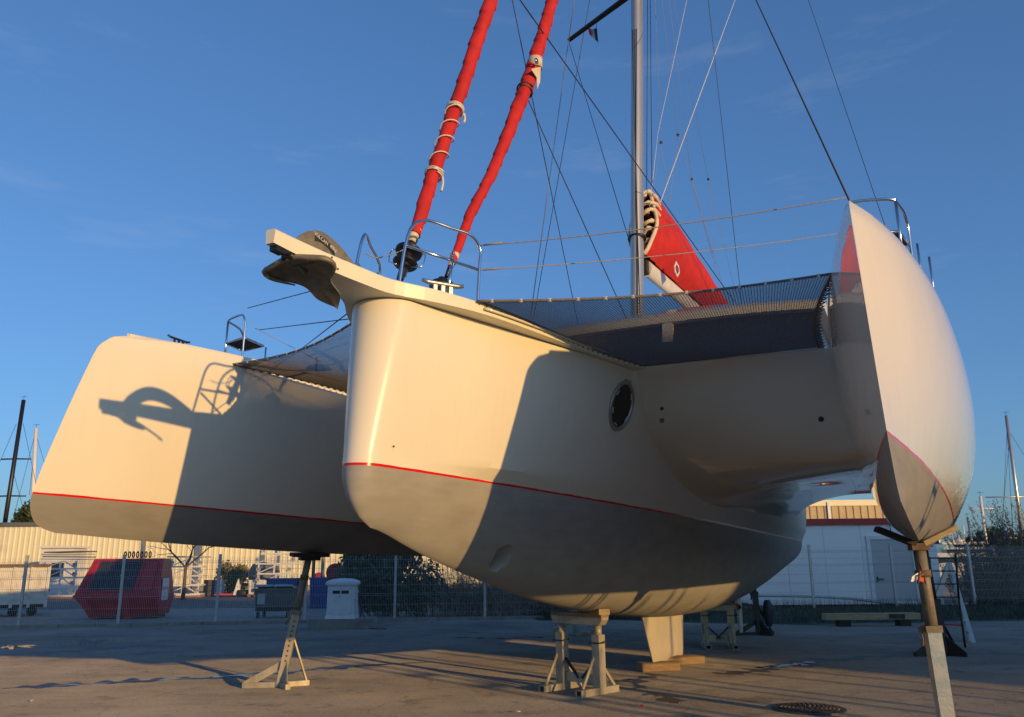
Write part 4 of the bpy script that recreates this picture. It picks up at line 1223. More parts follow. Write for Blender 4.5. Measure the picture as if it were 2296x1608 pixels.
def trestle(name, label, p0, p1, height, beam_ext, low_h, orange=False, letters=None):
    """two square posts on skid feet tied together, round risers and a timber capped beam"""
    p0, p1 = Vector((p0.x, p0.y, 0)), Vector((p1.x, p1.y, 0))
    c = (p0 + p1) / 2; dv = (p1 - p0); L = dv.length; an = math.atan2(dv.y, dv.x)
    t = thing(name, label, "boat stand", c, an, "keel trestles under the centre hull")
    for sg in (-1, 1):
        x = sg * L / 2
        g = MB(); post(g, (x, 0, .0), (x, 0, low_h), .125); pt = g.build("post", M['stand'], t)
        g = MB(); g.tube([(x, 0, low_h - .05), (x, 0, height - .1)], .052, 16); g.build("riser", M['stand'], t)
        g = MB()
        for k in range(3): g.lathe([(0, 0), (.012, 0), (.012, .004), (0, .004)], (x - .012, -.0535, height - .17 - .075 * k), 10, 'Y')
        stuff(g.build("pin_hole", M['black'], pt))
        g = MB(); g.tube(curve([(x - .10, -.075, low_h - .1), (x + .09, -.085, low_h - .1), (x + .13, -.02, low_h - .09), (x + .09, .05, low_h - .08)], 5), .009, 6); g.build("locking_pin", M['darksteel'], pt)
        # open ended skid
        g = MB()
        y0, y1, h_, w_ = -.42, .34, .085, .105
        for sx in (-1, 1): g.box((x + sx * (w_ / 2 - .006), (y0 + y1) / 2, h_ / 2), (.012, y1 - y0, h_))
        for zz in (.006, h_ - .006): g.box((x, (y0 + y1) / 2, zz), (w_ - .0245, y1 - y0, .012))
        g.build("skid", M['stand'], t)
        g = MB(); g.bar((x - sg * 0 - .03, y0 + .12, h_), (x - .03, -.06, low_h * .62), .04, .018, (1, 0, 0)); g.build("brace", M['stand'], t)
        g = MB(); g.bar((x + .02, y1 - .06, h_), (x + .02, .06, low_h * .45), .04, .018, (1, 0, 0)); g.build("brace", M['stand'], t)
        g = MB(); g.bar((x - sg * .30, 0, .17), (x - sg * .06, 0, low_h * .55), .03, .03); g.build("brace", M['darksteel'], t)
    g = MB(); g.box((0, .02, .17), (L - .126, .05, .12)); tie = g.build("tie_plate", M['stand'], t)
    if letters: text_mesh(letters, .1, "stencil", M['darksteel'], tie, Matrix.Translation((.03, -.0065, .17)) @ Matrix.Rotation(rad(90), 4, 'X'), .0006)
    g = MB(); B_ = L / 2 + beam_ext
    g.add([Vector(v) for v in ((-B_ + .05, -.07, height - .1), (B_ - .05, -.07, height - .1), (B_, -.07, height - .03), (B_, -.07, height), (-B_, -.07, height), (-B_, -.07, height - .03),
        (-B_ + .05, .07, height - .1), (B_ - .05, .07, height - .1), (B_, .07, height - .03), (B_, .07, height), (-B_, .07, height), (-B_, .07, height - .03))],
        [(0, 1, 2, 3, 4, 5), (11, 10, 9, 8, 7, 6)] + [(i, (i + 1) % 6, 6 + (i + 1) % 6, 6 + i) for i in range(6)])
    g.build("beam", M['stand'], t)
    g = MB(); g.box((0, 0, height + .026), (2 * B_ - .002, .16, .048)); g.build("plank", M['wood'], t)
    return t
a_, b_ = gp(1262, 1545, Z=0), gp(1345, 1556, Z=0)
kz = (C0 + UU * c_bot(5.1) + AX * 5.1).z
trestle("keel_trestle", "front trestle with brown plank holding up the middle hull", a_, b_, kz - .085, .13, .74)
a_, b_ = gp(1583, 1452, Z=0), gp(1643, 1452, Z=0)
kz = (C0 + UU * c_bot(12.1) + AX * 12.1).z
trestle("keel_trestle", "rear trestle standing further aft between fin and rudder", a_, b_, kz - .06, .1, .72, letters="BZM")
# packing between plank and hull
g = MB(); cpk = C0 + AX * 5.1 + UU * c_bot(5.1)
tag(g.box((0, 0, 0), (.14, .12, .07)).build("packing_block", M['palewood']), "small timber wedge between front trestle plank and hull", "wood block").location = cpk + PO * .28 + Vector((0, 0, -.0))
def block(label, u, v, size, rz, m, z=0.0):
    g = MB(); g.box((0, 0, size[2] / 2), size)
    me = g.mesh("wood_block", m)
    bm = bmesh.new(); bm.from_mesh(me); bmesh.ops.bevel(bm, geom=bm.edges[:], offset=.012, segments=1, affect='EDGES'); bm.to_mesh(me); bm.free()
    o = bpy.data.objects.new("wood_block", me); col.objects.link(o)
    p = gp(u, v, Z=0); o.location = (p.x, p.y, z); o.rotation_euler = (0, 0, rz)
    return tag(o, label, "wood block", "timbers under the keel fin")
block("nearer short timber under the front corner of the keel fin", 1476, 1504, (.64, .30, .13), rad(12), M['wood'])
block("further timber sticking out behind the keel fin", 1520, 1490, (.9, .3, .13), rad(22), M['wood'])

# ------------------------------------------------------------------ manhole cover
mp_ = gp(1815, 1591, Z=0)
man = thing("manhole_cover", "round cast iron manhole cover with raised studs in the foreground asphalt", "manhole cover", (mp_.x, mp_.y, .004))
g = MB(); g.lathe([(.405, -.002), (.405, .012), (.345, .012), (.345, -.002)], (0, 0, 0), 56, smooth=False); g.build("frame_ring", M['iron'], man)
g = MB(); g.lathe([(0, .004), (.335, .004), (.335, -.002)], (0, 0, 0), 48, smooth=False); cv = g.build("cover", M['iron'], man)
g = MB()
for ring_ in range(1, 8):
    R = ring_ * .045; n = int(2 * math.pi * R / .055)
    for k in range(n):
        an = 2 * math.pi * k / n + ring_ * .7
        g.box((R * math.cos(an), R * math.sin(an), .010), (.034, .022, .014), Matrix.Rotation(an + .6, 3, 'Z'))
stuff(g.build("stud", M['iron'], cv))

# ------------------------------------------------------------------ litter and grit
def litter(name, label, cat, u, v, m, size, group=None):
    g = MB(); r = random.Random(int(u * 7 + v)); n = 7; P = []
    for k in range(n):
        an = 2 * math.pi * k / n; P.append((size * math.cos(an) * r.uniform(.6, 1.1), size * .55 * math.sin(an) * r.uniform(.6, 1.1), r.uniform(.004, .03)))
    g.prism(P, (0, 0, .006)); p = gp(u, v, Z=0)
    o = g.build(name, m); o.location = p; o.rotation_euler = (0, 0, r.uniform(0, 6)); return tag(o, label, cat, group)
litter("plastic_scrap", "scrap of red plastic on asphalt below the front trestle", "litter", 1438, 1586 + 1, M['redplastic'], .035)
litter("plastic_scrap", "scrap of red plastic on asphalt beside the long damp streak", "litter", 1792, 1491, M['redplastic'], .045)
litter("paper_scrap", "small white paper scrap on the bare foreground asphalt", "litter", 1163, 1742 * .9184, M['white'], .05)
litter("paper_scrap", "tiny white fleck on asphalt near left corner", "litter", 72, 1715 * .9184, M['white'], .03)
leafm = M['bark']
g = MB(); r = random.Random(5)
c0_ = gp(215, 1443, Z=0)
for k in range(160):
    p = Vector((c0_.x + r.gauss(0, .45), c0_.y + r.gauss(0, .35), .012 + r.random() * .03)); a_ = r.random() * 6
    g.add([p, p + Vector((.05 * math.cos(a_), .05 * math.sin(a_), .015)), p + Vector((.04 * math.cos(a_ + .8), .04 * math.sin(a_ + .8), .01))], [(0, 1, 2)])
stuff(g.build("leaf_litter", M['bark']))
g = MB(); r = random.Random(9)
for k in range(900):
    Y = 8 + 16 * r.random() ** 1.6; X = (r.random() - .5) * Y * 1.5; s = r.uniform(.004, .013)
    g.add([(X - s, Y, .001), (X, Y - s, .001), (X + s, Y, .001), (X, Y + s, .002), (X, Y, .004 + s)], [(0, 1, 4), (1, 2, 4), (2, 3, 4), (3, 0, 4)])
stuff(g.build("grit", M['concrete']))
# ------------------------------------------------------------------ wire mesh fence
def s_at(u, v=1320):
    d = ray(u, v); k = (FENCE_A.x * FN.x + FENCE_A.y * FN.y) / (d.x * FN.x + d.y * FN.y)
    p = Vector((d.x * k, d.y * k, 0)); return (p - FENCE_A).dot(FD)
FH = 1.97
fence = thing("wire_fence", "long galvanised wire mesh fence with grey posts behind the boat", "fence", FENCE_A, math.atan2(FD.y, FD.x))
us = [-190, 52, 272, 489, 686, 886, 1087, 1278, 1465, 1650, 1822, 2006, 2182, 2360]
ss = [s_at(u) for u in us]
def lift(s): return 0.0 + .18 * sstep((s - 19) / 4)
gpost = MB(); gpost.box((0, 0, (FH + .06) / 2), (.075, .075, FH + .06)); gpost.box((0, 0, FH + .07), (.09, .09, .02))
for z in (.3, .9, 1.45, 1.85): gpost.box((0, -.045, z), (.10, .02, .04))
mpost = gpost.mesh("fence_post", M['galv'])
for s in ss: put("fence_post", mpost, fence, (s, 0, lift(s)))
FOLD = [0.02, .20, .225, .25, .78, .805, .83, 1.36, 1.385, 1.41, 1.80, 1.825, 1.85, FH]
def yf(z): return -.035 if min(abs(z - q) for q in (.225, .805, 1.385, 1.825)) < .004 else 0.0
for a_, b_ in zip(ss, ss[1:]):
    L = b_ - a_ - .09; n = int(L / .05); g = MB(); r_ = .0036
    for k in range(n + 1):
        x = -L / 2 + L * k / n
        g.tube([(x, yf(z), z) for z in FOLD], r_, 3, False, False)
    for z in (.20, .25, .50, .78, .83, 1.08, 1.36, 1.41, 1.6, 1.80, 1.85):
        g.tube([(-L / 2, yf(z) - .005, z), (L / 2, yf(z) - .005, z)], .0042, 3, False, False)
    o = g.build("mesh_panel", M['galv'], fence, fix=False); o.location = ((a_ + b_) / 2, 0, (lift(a_) + lift(b_)) / 2)

# ------------------------------------------------------------------ grass bank along the right hand fence
g = MB(); rows = []
for i in range(41):
    s = 18.0 + 18.5 * i / 40
    k = sstep(i / 6) if i < 6 else 1
    w = (1.1 + 3.6 * sstep((s - 19) / 6)) 
    rows.append([fp(s, .6, .0), fp(s, .5, .16 * k + .02), fp(s, -.3, .17 * k + .02), fp(s, -w * .6, .10 * k + .015), fp(s, -w + .2 * math.sin(s * 2.2), .0)])
g.grid(rows)
structure(g.build("grass_bank", M['grass']))
g = MB(); r = random.Random(21)
for k in range(15000):
    s = 18.2 + 18 * r.random(); w = (1.1 + 3.6 * sstep((s - 19) / 6)); q = r.random() ** .8
    p = fp(s, .45 - (w + .35) * q, .16 * (1 - q) + .01)
    h_ = r.uniform(.08, .30) * (1.6 if q < .25 else 1); a_ = r.random() * 6.28; ln = r.uniform(-.12, .12)
    g.add([p, p + Vector((.012 * math.cos(a_), .012 * math.sin(a_), 0)), p + Vector((ln, r.uniform(-.1, .1), h_))], [(0, 1, 2)])
stuff(g.build("grass", M['grass'], fix=False))

# ------------------------------------------------------------------ plants
def foliage(g, r, n, cen, ext, size, lean=(0, 0, 0), upright=0.0, dens=None):
    for _ in range(n):
        while True:
            q = Vector((r.uniform(-1, 1), r.uniform(-1, 1), r.uniform(-1, 1)))
            if q.length <= 1 and (dens is None or r.random() < dens(q)): break
        p = Vector((cen[0] + q.x * ext[0], cen[1] + q.y * ext[1], cen[2] + q.z * ext[2]))
        d = Vector((r.gauss(0, 1), r.gauss(0, 1), r.gauss(0, 1) + upright)).normalized()
        e = d.cross(Vector((r.gauss(0, 1), r.gauss(0, 1), r.gauss(0, 1)))).normalized()
        L = size * r.uniform(.6, 1.5); W_ = L * .28
        g.add([p, p + d * L * .5 + e * W_, p + d * L, p + d * L * .5 - e * W_], [(0, 1, 2, 3)])
def shrub(name, label, cat, base, w, dp, h, n, leaf, m, stem, seed, upright=.6, clumps=9, group=None):
    t = thing(name, label, cat, (base[0], base[1], 0), 0, group)
    r = random.Random(seed); g = MB()
    for k in range(clumps):
        c = (r.uniform(-.75, .75) * w / 2, r.uniform(-.7, .7) * dp / 2, h * r.uniform(.18, .82))
        foliage(g, r, n // clumps, c, (w * .26, dp * .28, h * .24), leaf, upright=upright)
    g.build("foliage", m, t, fix=False)
    g = MB()
    for k in range(10):
        x0 = r.uniform(-.3, .3) * w; p = [Vector((x0, r.uniform(-.2, .2) * dp, 0))]
        for j in range(5): p.append(p[-1] + Vector((r.gauss(0, .09) * w * .6, r.gauss(0, .06), h * .19)))
        g.tube(p, [.03, .026, .02, .016, .011, .006], 5)
    g.build("stem", stem, t)
    return t
p = gp(852, 1392, Z=0); p2_ = Vector((p.x * 1.09, p.y * 1.09, 0))
shrub("hedge_conifer", "tall dense dark green conifer hedge right of the white service pedestal", "hedge", p2_, 2.3, 1.5, 3.1, 9000, .16, M['leafhedge'], M['bark'], 31, 1.4, 16)
p = gp(948, 1392, Z=0); p2_ = Vector((p.x * 1.08, p.y * 1.08, 0))
shrub("dark_shrub", "dark green rounded shrub left of the tangled dry brush", "shrub", p2_, 1.5, 1.2, 1.9, 4200, .11, M['leafhedge'], M['bark'], 32, .7, 12)
def brush(label, base, w, dp, h, n, seed, arch=.8):
    t = thing("dry_brush", label, "shrub", (base[0], base[1], 0), 0, "dry brush behind the fence")
    r = random.Random(seed); g = MB(); g2 = MB()
    for k in range(n):
        x0 = r.gauss(0, .26) * w; y0 = r.gauss(0, .25) * dp
        d = Vector((r.gauss(0, .55), r.gauss(0, .3), 1)).normalized(); p_ = Vector((x0, y0, 0)); P = [p_]
        L = h * r.uniform(.5, 1.25); dr = Vector((r.choice((-1, 1)) * r.uniform(.1, arch), 0, -r.uniform(.1, .5) * arch))
        for j in range(6):
            d = (d + dr * .22).normalized(); p_ = p_ + d * L / 6; P.append(p_)
        g.tube(P, [.012, .010, .009, .007, .005, .003, .002], 3, False)
        for j in range(2, 6):
            if r.random() < .7:
                q = P[j]; e = Vector((r.gauss(0, 1), r.gauss(0, .5), r.gauss(.3, .6))).normalized()
                g.tube([q, q + e * .18, q + e * .34 + Vector((0, 0, -.05))], [.005, .004, .002], 3, False)
    g.build("stem", M['drystem'], t, fix=False)
    foliage(g2, r, 2600, (0, .2, h * .26), (w * .5, dp * .5, h * .27), .07, upright=.4)
    g2.build("foliage", M['leafdark'], t, fix=False)
    return t
for k, (u, w, h_, lab) in enumerate(((1030, 2.0, 2.0, "tangle of dry grey stems behind fence, left of the long arching brush"), (1120, 1.9, 1.95, "arching dry brush with pale bent stems behind the fence, below the bow"), (1215, 1.8, 1.4, "low dry brush mixed with green next to the front trestle's plank"))):
    p = gp(u, 1390, Z=0); brush(lab, (p.x * 1.07, p.y * 1.07), w, 1.3, h_, 320, 40 + k)
p = gp(1225, 1390, Z=0)
shrub("green_shrub", "small leafy green shrub behind the front trestle", "shrub", (p.x * 1.05, p.y * 1.05), 1.0, .7, .8, 1500, .08, M['leafdark'], M['bark'], 36, .4, 8)
# tamarisk on the right edge
def tamarisk(label, base, w, h, n, seed):
    t = thing("tamarisk", label, "shrub", (base[0], base[1], 0), 0, "tamarisks beside the water")
    r = random.Random(seed); g = MB(); gs = MB()
    for k in range(n):
        x0 = r.gauss(0, .22) * w; y0 = r.gauss(0, .22) * w
        d = Vector((x0 / w * .7 + r.gauss(0, .16), r.gauss(0, .15), 1)).normalized(); p_ = Vector((x0, y0, 0)); L = h * r.uniform(.45, 1.1); P = [p_]
        dr = Vector((r.gauss(0, .2), r.gauss(0, .15), -.06))
        for j in range(8): d = (d + dr * .13).normalized(); p_ = p_ + d * L / 8; P.append(p_)
        gs.tube(P, [.014, .013, .011, .009, .008, .006, .005, .004, .002], 3, False)
        for j in range(1, 9):
            for _ in range(13):
                q = P[j - 1].lerp(P[j], r.random()); e = (d * 1.2 + Vector((r.gauss(0, .7), r.gauss(0, .7), r.gauss(0, .5)))).normalized(); f_ = e.cross(Vector((r.gauss(0, 1), r.gauss(0, 1), r.gauss(0, 1)))).normalized()
                s = r.uniform(.05, .15) * (1.15 - j / 14); g.add([q, q + e * s + f_ * .012, q + e * s * 1.6, q + e * s - f_ * .012], [(0, 1, 2, 3)])
    g.build("foliage", M['tamarisk'], t, fix=False); gs.build("stem", M['drystem'], t, fix=False)
for k, (u, Y, w, h_, n, lab) in enumerate(((2225, 33.5, 2.0, 2.7, 200, "feathery tamarisk nearest the tan bank, lower than its neighbour"), (2292, 34.5, 2.4, 3.8, 240, "tallest feathery tamarisk with plumes against the sky at the right edge"), (2195, 32.5, 1.6, 1.5, 110, "low dark tamarisk growing over the fence foot"), (2400, 35, 2.6, 3.6, 160, "tamarisk cut off by the right frame edge"))):
    q = gp(u, 1300, Y=Y); tamarisk(lab, (q.x, q.y), w, h_, n, 60 + k)

# ------------------------------------------------------------------ service pedestal
pp_ = gp(757, 1412, Z=0)
plinth = MB()
pl_ = [(-.80, 0), (.84, 0), (.98, .55), (.85, 1.1), (-.8, 1.1), (-.95, .5)]
plinth.grid([[Vector((x, y, 0)) for x, y in pl_], [Vector((x * .985, y, .27)) for x, y in pl_]], False, True); plinth.add([Vector((x * .985, y, .27)) for x, y in pl_], [tuple(range(6))])
o = plinth.build("concrete_plinth", M['concrete']); o.location = (pp_.x, pp_.y, 0); tag(o, "low six sided concrete plinth carrying the white service pedestal", "plinth")
ped = thing("service_pedestal", "white metal service pedestal with domed cap on a concrete plinth", "pedestal", (pp_.x + .02, pp_.y + .42, .27), 0)
g = MB(); g.grid([[Vector((x * k, y * k, z)) for x, y in ((-.38, -.28), (.38, -.28), (.38, .28), (-.38, .28))] for z, k in ((0, 1.08), (.05, 1.06), (.12, 1.0), (.84, .96), (.90, 1.02))], False, True); g.build("cabinet", M['white'], ped)
g = MB(); g.grid([[Vector((x * k, y * k, z)) for x, y in ((-.42, -.32), (.42, -.32), (.42, .32), (-.42, .32))] for z, k in ((.895, 1.0), (.96, 1.0), (1.0, .9), (1.045, .6), (1.06, .2))], True, True); g.add([Vector((x * .2, y * .2, 1.06)) for x, y in ((-.42, -.32), (.42, -.32), (.42, .32), (-.42, .32))], [(0, 1, 2, 3)]); g.add([Vector((x, y, .895)) for x, y in ((-.42, -.32), (.42, -.32), (.42, .32), (-.42, .32))], [(0, 1, 2, 3)]); g.build("cap", M['white'], ped, angle=rad(30))
g = MB(); g.box((0, -.289, .46), (.60, .016, .70)); dr_ = g.build("door", M['white'], ped)
for x in (-.12, .12):
    g = MB(); g.box((x, -.300, .70), (.20, .008, .085)); g.build("meter_window", M['black'], dr_)
g = MB()
for x in (-.28, 0, .28):
    for z in (.14, .78): g.box((x, -.299, z), (.018, .006, .018))
g.box((-.02, -.299, .59), (.03, .008, .03)); g.build("screw", M['darksteel'], dr_)
for sx in (-1, 1):
    g = MB(); g.box((sx * .41, -.1, .50), (.06, .07, .05)); g.tube([(sx * .41, -.1, .70), (sx * .45, -.1, .70)], .03, 10); g.build("socket", M['white'] if sx > 0 else M['blue'], ped)
g = MB(); g.tube(curve([(.42, .1, .5), (.50, .08, .28), (.62, .0, .02), (.70, -.2, -.20), (.85, -.4, -.25), (1.3, -.5, -.255)], 6), .012, 6)
o = g.build("power_cable", M['black'], ped)

# ------------------------------------------------------------------ timber skid and ladder on the right
q = gp(1955, 1404, Z=0)
sk = thing("timber_skid", "long pale timber skid resting on two dark blocks by the grass", "timber skid", (q.x, q.y, 0), rad(1))
g = MB(); g.box((0, 0, .25), (2.5, .32, .16)); g.build("beam", M['palewood'], sk)
for x in (-.75, .85):
    g = MB(); g.box((x, .02, .084), (.30, .3, .165)); g.build("block", M['darkwood'], sk)
g = MB(); g.box((.62, -.165, .25), (.42, .02, .12)); g.build("stain_plate", M['darksteel'], sk)
l0, l1 = gp(2066, 1432, Z=0), gp(2180, 1440, Z=0)
lad = thing("step_ladder", "open aluminium step ladder behind the dark stand on the right", "ladder", (0, 0, 0))
apex = gp(2128, 1262, Y=(l0.y + l1.y) / 2 + .2)
for (b_, w, nm) in ((l1, .22, "front_frame"), (l0, .22, "rear_frame")):
    sd = Vector((.35, .93, 0)).normalized() * w
    g = MB()
    for sg in (-1, 1): g.bar(b_ + sd * sg, apex + sd * sg * .6, .075, .03, sd)
    fr = g.build(nm, M['aluladder'], lad)
    for k in range(1, 8):
        t = k / 8.5
        g = MB(); g.bar((b_ + sd).lerp(apex + sd * .6, t), (b_ - sd).lerp(apex - sd * .6, t), .035, .03); g.build("rung", M['aluladder'], fr)
g = MB(); g.tube([gp(2085, 1398, Y=(l0.y + l1.y) / 2), gp(2160, 1402, Y=(l0.y + l1.y) / 2)], .02, 6); g.build("spreader_strap", M['redplastic'], lad)
# scaffold ladder leaning dark behind the stand
g0 = gp(2135, 1330, Y=17.6); sl = thing("short_ladder", "short black ladder frame standing upright behind the far right stand", "ladder", (0, 0, 0))
g = MB(); a_, b_ = gp(2150, 1345, Y=17.2), gp(2142, 1240, Y=17.2); g.tube([a_, b_], .022, 8); a2, b2 = gp(2085, 1345, Y=17.6), gp(2080, 1240, Y=17.6); g.tube([a2, b2], .022, 8); g.tube([a_, Vector((a_.x, a_.y, .0))], .022, 8); g.tube([a2, Vector((a2.x, a2.y, .0))], .022, 8); g.build("upright", M['darksteel'], sl)
for k in range(4):
    t = (k + .2) / 3.6; g = MB(); g.tube([a_.lerp(b_, t), a2.lerp(b2, t)], .014, 6); g.build("rung", M['darksteel'], sl)
# red and clear tag hanging from the near stand
q = gp(2066, 1293, Y=8.83)
tg = thing("safety_tag", "small red and white tag hanging at the nearest stand's clamp", "tag", q)
g = MB(); g.box((0, 0, 0), (.05, .012, .10), Matrix.Rotation(rad(15), 3, 'Y')); g.build("red_sleeve", M['redplastic'], tg)
g = MB(); g.add([(-.03, 0, .04), (-.10, -.01, .0), (-.12, -.01, -.05), (-.08, 0, -.05), (-.03, 0, -.02)], [(0, 1, 2, 3, 4)]); g.build("plastic_strip", M['white'], tg)
g = MB(); g.tube([(.0, 0, .14), (.02, 0, .06), (.04, 0, -.10)], .012, 6); g.build("hook", M['rust'], tg)
# bag slung on the rudder stand
q = gp(1722, 1375, Y=20.6)
bgm = shrub and MB(); rows = []
for i in range(9):
    t = i / 8; R = .13 * math.sin(math.pi * (.15 + .7 * t)) * (1 + .15 * math.sin(7 * t)); rows.append([Vector((R * math.cos(2 * math.pi * k / 12) * (1 + .1 * math.sin(3 * k)), R * .7 * math.sin(2 * math.pi * k / 12), .30 - t * .60)) for k in range(12)])
bgm.grid(rows, True, True); o = bgm.build("plastic_sack", M['navy']); o.location = q; tag(o, "dark plastic sack slung beside the rudder stand", "sack")
# tapered drum near propeller: folding propeller painted bronze
g = MB(); pc2 = bp(1640, 1358, y=0)
for k in range(2):
    sg = -1 if k else 1
    rows = []
    for i in range(9):
        t = i / 8; rows.append([b3(pc2.x + .05 * math.sin(t * 3) + .02, sg * (.05 + t * .16), pc2.z + (.16 * t + .06 * math.sin(t * 3)) * (1 if k else -.2) + w * .07 * math.sin(math.pi * (.15 + .8 * t))) for w in (-1, -.4, .4, 1)])
    g.grid(rows)
prop = g.build("propeller", M['orange'], boat, fix=False)
g = MB(); g.lathe([(0, -.1), (.05, -.08), (.06, .1), (0, .14)], b3(pc2.x, 0, pc2.z), 14, 'X'); g.build("hub", M['orange'], prop)
g = MB(); g.bar(b3(pc2.x, 0, pc2.z + .06), b3(pc2.x - .1, 0, c_bot(pc2.x) + .1), .16, .05, b3(1, 0, 0)); g.build("sail_drive_leg", M['darksteel'], prop)

# ------------------------------------------------------------------ red recycling container
dq = gp(276, 1389, Z=0)
dmp = thing("recycling_container", "dark red steel recycling container with white sign behind the fence", "container", (dq.x, dq.y, .0), rad(4))
L3 = [(.12, -1.15, 1.03, .26, 1.40), (.74, -1.70, 1.08, .0, 1.6), (1.98, -1.32, 1.0, .46, 1.2)]
def dface(z, k):
    (z0, a0_, b0_, f0, k0), (z1, a1_, b1_, f1, k1) = (L3[0], L3[1]) if z <= .74 else (L3[1], L3[2]); t = (z - z0) / (z1 - z0)
    x0, x1 = a0_ + (a1_ - a0_) * t, b0_ + (b1_ - b0_) * t
    return Vector((x0 + (x1 - x0) * k, f0 + (f1 - f0) * t, z))
g = MB(); g.grid([[Vector((a, f, z)), Vector((b, f, z)), Vector((b, k, z)), Vector((a, k, z))] for z, a, b, f, k in L3], False, True)
for L_ in (L3[0], L3[2]):
    z, a, b, f, k = L_; g.add([(a, f, z), (b, f, z), (b, k, z), (a, k, z)], [(0, 1, 2, 3)])
body = g.build("body", M['red'], dmp)
nf = Vector((0, -1.24, .5)).normalized()
g = MB(); P = [dface(.92, .12), dface(.92, .68), dface(1.88, .70), dface(1.88, .12)]; g.prism([p + nf * .004 for p in P], nf * .012); op = g.build("throw_opening", M['navy'], dmp)
for k in range(9):
    t0 = k / 9 + .012; t1 = (k + 1) / 9 - .03
    P2 = [P[0].lerp(P[1], t0), P[0].lerp(P[1], t1), P[3].lerp(P[2], t1), P[3].lerp(P[2], t0)]
    g = MB(); g.prism([p + nf * .018 for p in P2], nf * .018); g.build("rubber_flap", M['navy'], op)
g = MB()
for (a_, b_) in (((.90, .05), (.90, .86)), ((1.92, .07), (1.92, .94)), ((.90, .05), (1.92, .07)), ((.90, .72), (1.92, .74)), ((.90, .9), (1.92, .93))):
    g.bar(dface(*a_) + nf * .02, dface(*b_) + nf * .02, .05, .05, nf)
g.build("frame_rib", M['red'], dmp)
g = MB(); g.bar(dface(.74, 0) + Vector((0, -.02, 0)), dface(.74, 1) + Vector((0, -.02, 0)), .05, .10); g.build("waist_rail", M['red'], dmp)
for k in (.08, .58):
    g = MB(); b0 = dface(.12, k); b1 = dface(.70, k); g.bar(Vector((b0.x, .16, .0)), Vector((b1.x, .02, .70)), .22, .10, (0, 1, 0)); g.build("support_leg", M['red'], dmp)
g = MB(); g.box((-.06, .2, .14), (2.1, .04, .14)); g.build("bottom_rail", M['darkred'], dmp)
g = MB(); g.box((-.06, .85, .06), (2.0, .9, .115)); g.build("runner", M['black'], dmp)
sg_ = MB(); q0 = Vector((1.36, -.055, .74)); sg_.box((0, 0, 0), (.62, .012, .72)); sgn = sg_.build("sign_panel", M['white'], dmp); sgn.location = (1.085, .62, .95); sgn.rotation_euler = (0, 0, rad(90))
text_mesh("VEOLIA", .12, "sign_letters", M['redplastic'], sgn, Matrix.Translation((.06, -.008, .03)) @ Matrix.Rotation(rad(90), 4, 'X'), .001)
g = MB(); g.tube([(-.225 + .045 * math.cos(a * .33), -.008, .03 + .045 * math.sin(a * .33)) for a in range(20)], .008, 5); g.build("sign_ring", M['redplastic'], sgn)
g = MB()
for k in range(3): g.box((.0, -.0075, -.12 - k * .06), (.2 - .04 * k, .002, .014))
g.build("sign_print", M['lid'], sgn)
q = dmp.location
hose = thing("ribbed_hose", "short black ribbed hose lying on the red container's roof", "hose", (q.x, q.y + .7, 2.0), rad(4))
g = MB()
for k in range(7):
    g.lathe([(.10 + .022 * math.cos(a * .785), .022 * math.sin(a * .785)) for a in range(9)], (-.45 + k * .14, 0, .115), 16, 'X')
g.build("ring", M['black'], hose)
# ------------------------------------------------------------------ white skip on the left edge
s0, s1 = gp(-110, 1388, Z=0), gp(101, 1352, Y=31.5); s1.z = 0
dv = (s1 - s0); sL = dv.length
skp = thing("roll_off_skip", "white ribbed steel skip with rusty rim at the left edge behind the fence", "skip", s0, math.atan2(dv.y, dv.x))
g = MB(); z0, z1 = .42, 1.75
g.box((sL / 2, 1.2, (z0 + z1) / 2), (sL, 2.3, z1 - z0)); g.build("tub", M['offwhite'], skp)
for k in range(int(sL / .55) + 1):
    g = MB(); g.box((.08 + k * .55, .01, (z0 + z1) / 2 - .05), (.10, .10, z1 - z0 + .12)); g.build("rib", M['offwhite'], skp)
for z in (z0 + .45, z0 + .9):
    g = MB(); g.box((sL / 2, .028, z), (sL, .05, .05)); g.build("stringer", M['offwhite'], skp)
g = MB(); g.box((sL / 2, .02, z1 + .03), (sL + .06, .14, .10)); g.box((sL, 1.2, z1 + .03), (.12, 2.3, .095)); g.build("rim", M['rust'], skp)
g = MB()
for k in range(4): g.lathe([(0, -.09), (.17, -.09), (.17, .09), (0, .09)], (.6 + k * (sL - 1) / 3, .5, .17), 14, 'Y')
for y in (.45, 1.9): g.box((sL / 2, y, .36), (sL, .14, .12))
g.build("underframe", M['darksteel'], skp)
# hoop with a blank panel
q = gp(150, 1388, Z=0)
hp = thing("hoop_barrier", "grey tubular hoop holding a pale panel left of the red container", "barrier", (q.x, q.y + 1.6, 0), rad(3))
g = MB(); g.tube(curve([(0, 0, 0), (.02, 0, 1.0), (.06, 0, 1.65), (.22, 0, 1.86), (.45, 0, 1.88), (.66, 0, 1.72), (.70, 0, 1.4), (.70, 0, 0)], 6), .032, 10); g.build("hoop", M['alugrey'], hp)
g = MB(); g.box((.38, 0, 1.2), (.58, .03, .42)); g.build("panel", M['lid'], hp)
